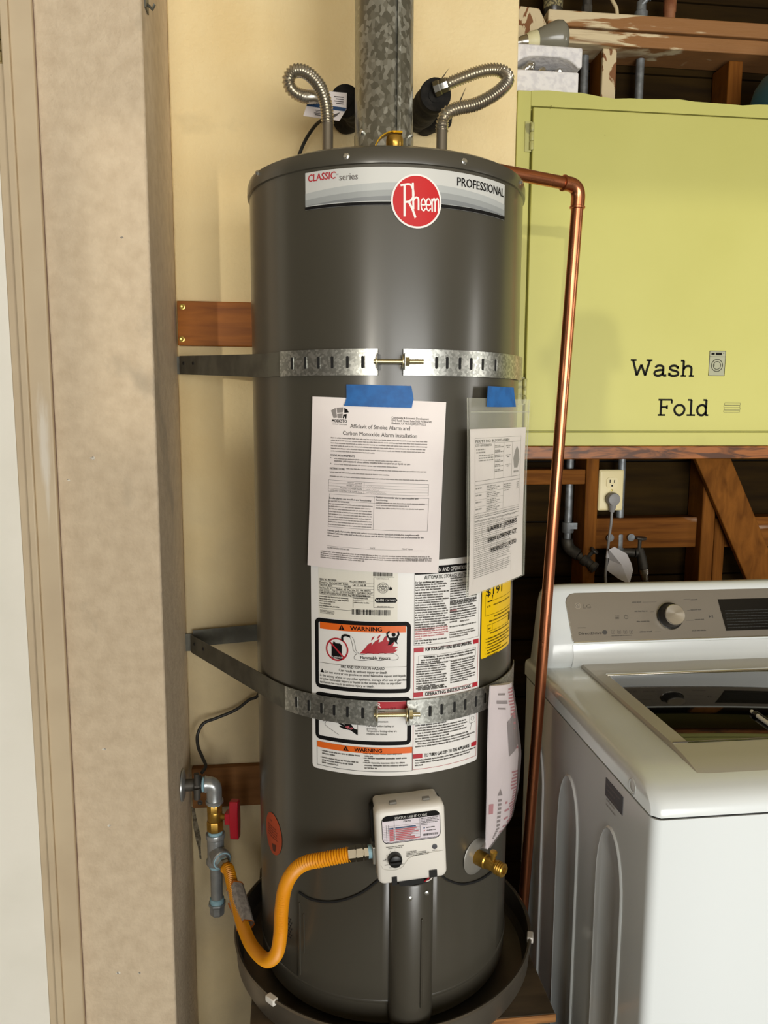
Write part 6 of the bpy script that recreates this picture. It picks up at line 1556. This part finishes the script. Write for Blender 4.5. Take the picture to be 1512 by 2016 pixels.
for (x_, y_), (x2, y2) in (((1264, 1186), (1292, 1186)), ((1280, 1205), (1287, 1205)), ((1345, 1180), (1358, 1181)), ((1352, 1202), (1358, 1202)), ((1350, 1222), (1365, 1221)), ((1288, 1244), (1300, 1243))):
    a, b = cp_(x_, y_), cp_(x2, y2); pr.rect(a[0], a[1], b[0], a[1] + .0005)
u, v = cp_(1137, 1242); pr.text('inverter', u + .001, v + .0052, .0026, width=.019); 
u, v = cp_(1139, 1250); u2 = cp_(1184, 1250)[0]; pr.text('DirectDrive', u, v, .0052, width=u2 - u, bold=.01)
u, v = cp_(1190, 1245); pr.ell(u, v, .0058, .0048, n=20)
for i in range(4):
    u, v = cp_(1203 + i * 12, 1246); pr.frame(u, v - .002, u + .008, v + .006, .0005, .001, .0006); pr.ell(u + .004, v + .002, .0015, n=10)
u, v = cp_(1203, 1251); pr.words(u, u + .046, v - .002, .0018)
u, v = cp_(1232, 1215); pr.ell(u, v, .0045, n=22, r0=.82); pr.rect(u - .0004, v, u + .0004, v + .0055); u, v = cp_(1211, 1219)
for i in range(3): pr.words(u, u + .008, v + i * .003, .0018)
u, v = cp_(1395, 1214); pr.poly([(u, v - .003), (u + .005, v), (u, v + .003)]); pr.rect(u + .0065, v - .003, u + .0075, v + .003); pr.rect(u + .0085, v - .003, u + .0095, v + .003)
u, v = cp_(1137, 1193); sv_.ell(u, v, .0068, n=28, r0=.0); 
sv_.text('LG', cp_(1148, 1198)[0], cp_(1148, 1198)[1], .0085, width=.017, bold=.02); sv_.build('brand_logo', mat('logo_taupe', '#a39b8e', .3, .5), cns, True)
lo = Print(PSf, .0020, 1); u, v = cp_(1137, 1193); lo.ell(u, v, .0050, n=24, r0=.85); lo.rect(u - .0005, v - .002, u + .0005, v + .003); lo.rect(u - .0005, v - .002, u + .0022, v - .0012); lo.build('logo_lines', 'ink_soft', cns, True)
pr.build('panel_print', mat('panel_ink', '#3d3934', .5), cns, True)
# pen lying on the lid
pA_, pB_ = onZ(1479, 1400, 1.0215), onZ(1530, 1436, 1.0215); pen = thing('ballpoint_pen', 'white and black ballpoint pen lying on the washer lid', 'pen', tuple(pA_))
d = (pB_ - pA_).normalized(); L_ = .14
MB().lathe([(.0028, 0), (.0034, .001), (.0034, .010), (.0030, .0105)], pA_, d, 12).build('pen_button', 'pen_white', pen)
MB().lathe([(.0046, .010), (.0048, .011), (.0048, .022), (.0045, .0225)], pA_, d, 14).build('pen_clip_ring', 'black_plastic', pen)
MB().lathe([(.0044, .022), (.0045, .09), (.0047, .092)], pA_, d, 14).build('pen_barrel', 'pen_white', pen); MB().lathe([(.0048, .091), (.0047, .125), (.002, .139), (.0006, .141)], pA_, d, 14).build('pen_grip', 'black_plastic', pen)
MB().obox(pA_ + d * .035 + Vector((.001, -.002, .0052)), d, d.cross(Vector((0, 0, 1))), (0, 0, 1), .045, .0035, .0015).build('pen_clip', 'black_plastic', pen)

# ================================================================== OUTSIDE THE PICTURE: what shapes the light
# unseen blocker added outside: keeps the low sunbeam off everything below chest height
struct(MB().box(-7.0, -1.2, -7.1, -7.0, 0, 1.625).build('wall_sun_blocker', mat('blocker_brown', '#7d6a52', .8)), 'added blocker of the low sun outside the garage')
struct(MB().box(-8, 5, -9.0, FLOOR_Y0 - .06, -.06, -.002).build('floor_driveway', mat('driveway', '#a29c90', .9)), 'driveway outside the garage')
# the photographer, standing just behind the camera; only the shadow on the cabinet is in the picture
def skin_mesh(name, nodes, edges, m, parent, sub=2, root=0):
    me = bpy.data.meshes.new(name); me.from_pydata([n[0] for n in nodes], edges, []); me.materials.append(MATS[m])
    o = bpy.data.objects.new(name, me); col.objects.link(o)
    md = o.modifiers.new('skin', 'SKIN'); md.use_smooth_shade = True
    if not me.skin_vertices: 
        bpy.context.view_layer.objects.active = o; 
    lay = me.skin_vertices[0].data if me.skin_vertices else None
    if lay:
        for i, n in enumerate(nodes): lay[i].radius = (n[1], n[2] if len(n) > 2 else n[1])
        lay[root].use_root = True
    s = o.modifiers.new('smooth', 'SUBSURF'); s.levels = sub; s.render_levels = sub
    if parent is not None: adopt(o, parent)
    return o
mat('skin_tone', '#b98a6c', .6); mat('shirt_dark', '#2f3338', .85); mat('trouser_blue', '#2c3444', .85); mat('hair_dark', '#2a211b', .7)
PXc, PYc = -.185, -1.80
per = thing('person', 'person in dark shirt standing behind the camera, outside the picture', 'person', (PXc, PYc, 0))
def V3(x, y, z): return (PXc + x, PYc + y, z)
nodes = [(V3(0, 0, .98), .13, .10), (V3(0, .0, 1.18), .125, .095), (V3(0, .0, 1.38), .15, .10), (V3(0, .0, 1.50), .085, .075), (V3(0, .01, 1.57), .055, .055), (V3(0, .03, 1.66), .072, .085), (V3(0, .035, 1.75), .078, .092), (V3(0, .03, 1.815), .05, .06)]
edges = [(i, i + 1) for i in range(7)]
def chain(start, pts):
    prev = start
    for p in pts: nodes.append(p); edges.append((prev, len(nodes) - 1)); prev = len(nodes) - 1
    return prev
wr_ = []
for s in (-1, 1):
    e_ = chain(2, [(V3(s * .185, 0, 1.43), .058), (V3(s * .235, .04, 1.15), .044), (V3(s * .14, .18, 1.36), .032), (V3(s * .10, .225, 1.42), .028, .018), (V3(s * .085, .24, 1.465), .034, .014)])
    for f_, (dx, dz, ln_) in enumerate(((-.03, .03, .04), (-.012, .035, .045), (.008, .034, .042), (.024, .028, .034))):
        chain(e_, [(V3(s * (.085 - dx * .5), .245, 1.475 + dz * .5), .009), (V3(s * (.075 - dx), .25, 1.475 + dz + ln_ * .3), .0085), (V3(s * (.060 - dx), .245, 1.475 + dz + ln_ * .55), .0075)])
    chain(e_ - 1, [(V3(s * .065, .235, 1.445), .011), (V3(s * .045, .24, 1.47), .0095), (V3(s * .035, .245, 1.492), .008)])
    chain(0, [(V3(s * .09, 0, .90), .085), (V3(s * .10, .015, .50), .058), (V3(s * .10, -.01, .10), .042), (V3(s * .105, .03, .045), .04), (V3(s * .11, .14, .032), .03)])
body = skin_mesh('body', nodes, edges, 'skin_tone', per)
sh = [(V3(0, 0, 1.0), .15, .12), (V3(0, 0, 1.18), .145, .115), (V3(0, 0, 1.38), .172, .12), (V3(0, 0, 1.505), .075, .07)]; se = [(0, 1), (1, 2), (2, 3)]
for s in (-1, 1):
    b_ = len(sh); sh += [(V3(s * .19, 0, 1.435), .07), (V3(s * .237, .035, 1.19), .058)]; se += [(2, b_), (b_, b_ + 1)]
skin_mesh('shirt', sh, se, 'shirt_dark', per)
tr2 = [(V3(0, 0, 1.0), .148, .118), (V3(0, 0, .93), .15, .115)]; te_ = [(0, 1)]
for s in (-1, 1):
    b_ = len(tr2); tr2 += [(V3(s * .092, 0, .84), .098), (V3(s * .10, .015, .50), .075), (V3(s * .10, -.005, .09), .06)]; te_ += [(1, b_), (b_, b_ + 1), (b_ + 1, b_ + 2)]
skin_mesh('trousers', tr2, te_, 'trouser_blue', per)
hr = [(V3(0, -.03, 1.68), .06, .06), (V3(0, -.02, 1.76), .085, .09), (V3(0, .01, 1.82), .066, .075)]
skin_mesh('hair', hr, [(0, 1), (1, 2)], 'hair_dark', per)
# face: eyes, nose, mouth, ears towards the water heater
fc_ = Vector(V3(0, .118, 1.715))
for s in (-1, 1):
    MB().lathe([(.001, 0), (.009, .004), (.011, .010), (.001, .018)], fc_ + Vector((s * .031, -.006, .012)), (0, 1, 0), 12).build('eye', 'white_plastic', per)
    MB().loft([[Vector(V3(s * .082 + s * .012 * k, .03 + .018 * math.cos(R_(a)), 1.715 + .03 * math.sin(R_(a)))) for a in range(0, 360, 30)] for k in (0, 1)]).build('ear', 'skin_tone', per)
MB().lathe([(.004, .018), (.010, .008), (.015, -.02), (.006, -.03)], fc_ + Vector((0, .006, -.008)), (0, .25, 1), 12).build('nose', 'skin_tone', per)
MB().obox(fc_ + Vector((0, -.004, -.052)), (1, 0, 0), (0, 0, 1), (0, 1, 0), .045, .010, .012).build('mouth', mat('lip', '#8f5548', .6), per, bevel=.004)

# ------------------------------------------------------------------ GROUPS of alike things
GROUPS = {'water_connector': 'corrugated water connectors on the heater', 'foam_insulation': 'black foam pipe sleeves behind the flue', 'wood_cleat': 'wooden boards behind the heater', 'seismic_strap': 'straps around the heater',
          'masking_tape': 'pieces of blue tape on the heater', 'lamp_bulb': 'bulbs in the foam packing', 'water_pipe': 'galvanized pipes in the framed wall', 'hose_valve': 'hose taps below the cabinet'}
for o in bpy.data.objects:
    if o.parent is None and 'category' in o and o.name.split('.')[0] in GROUPS: o['group'] = GROUPS[o.name.split('.')[0]]
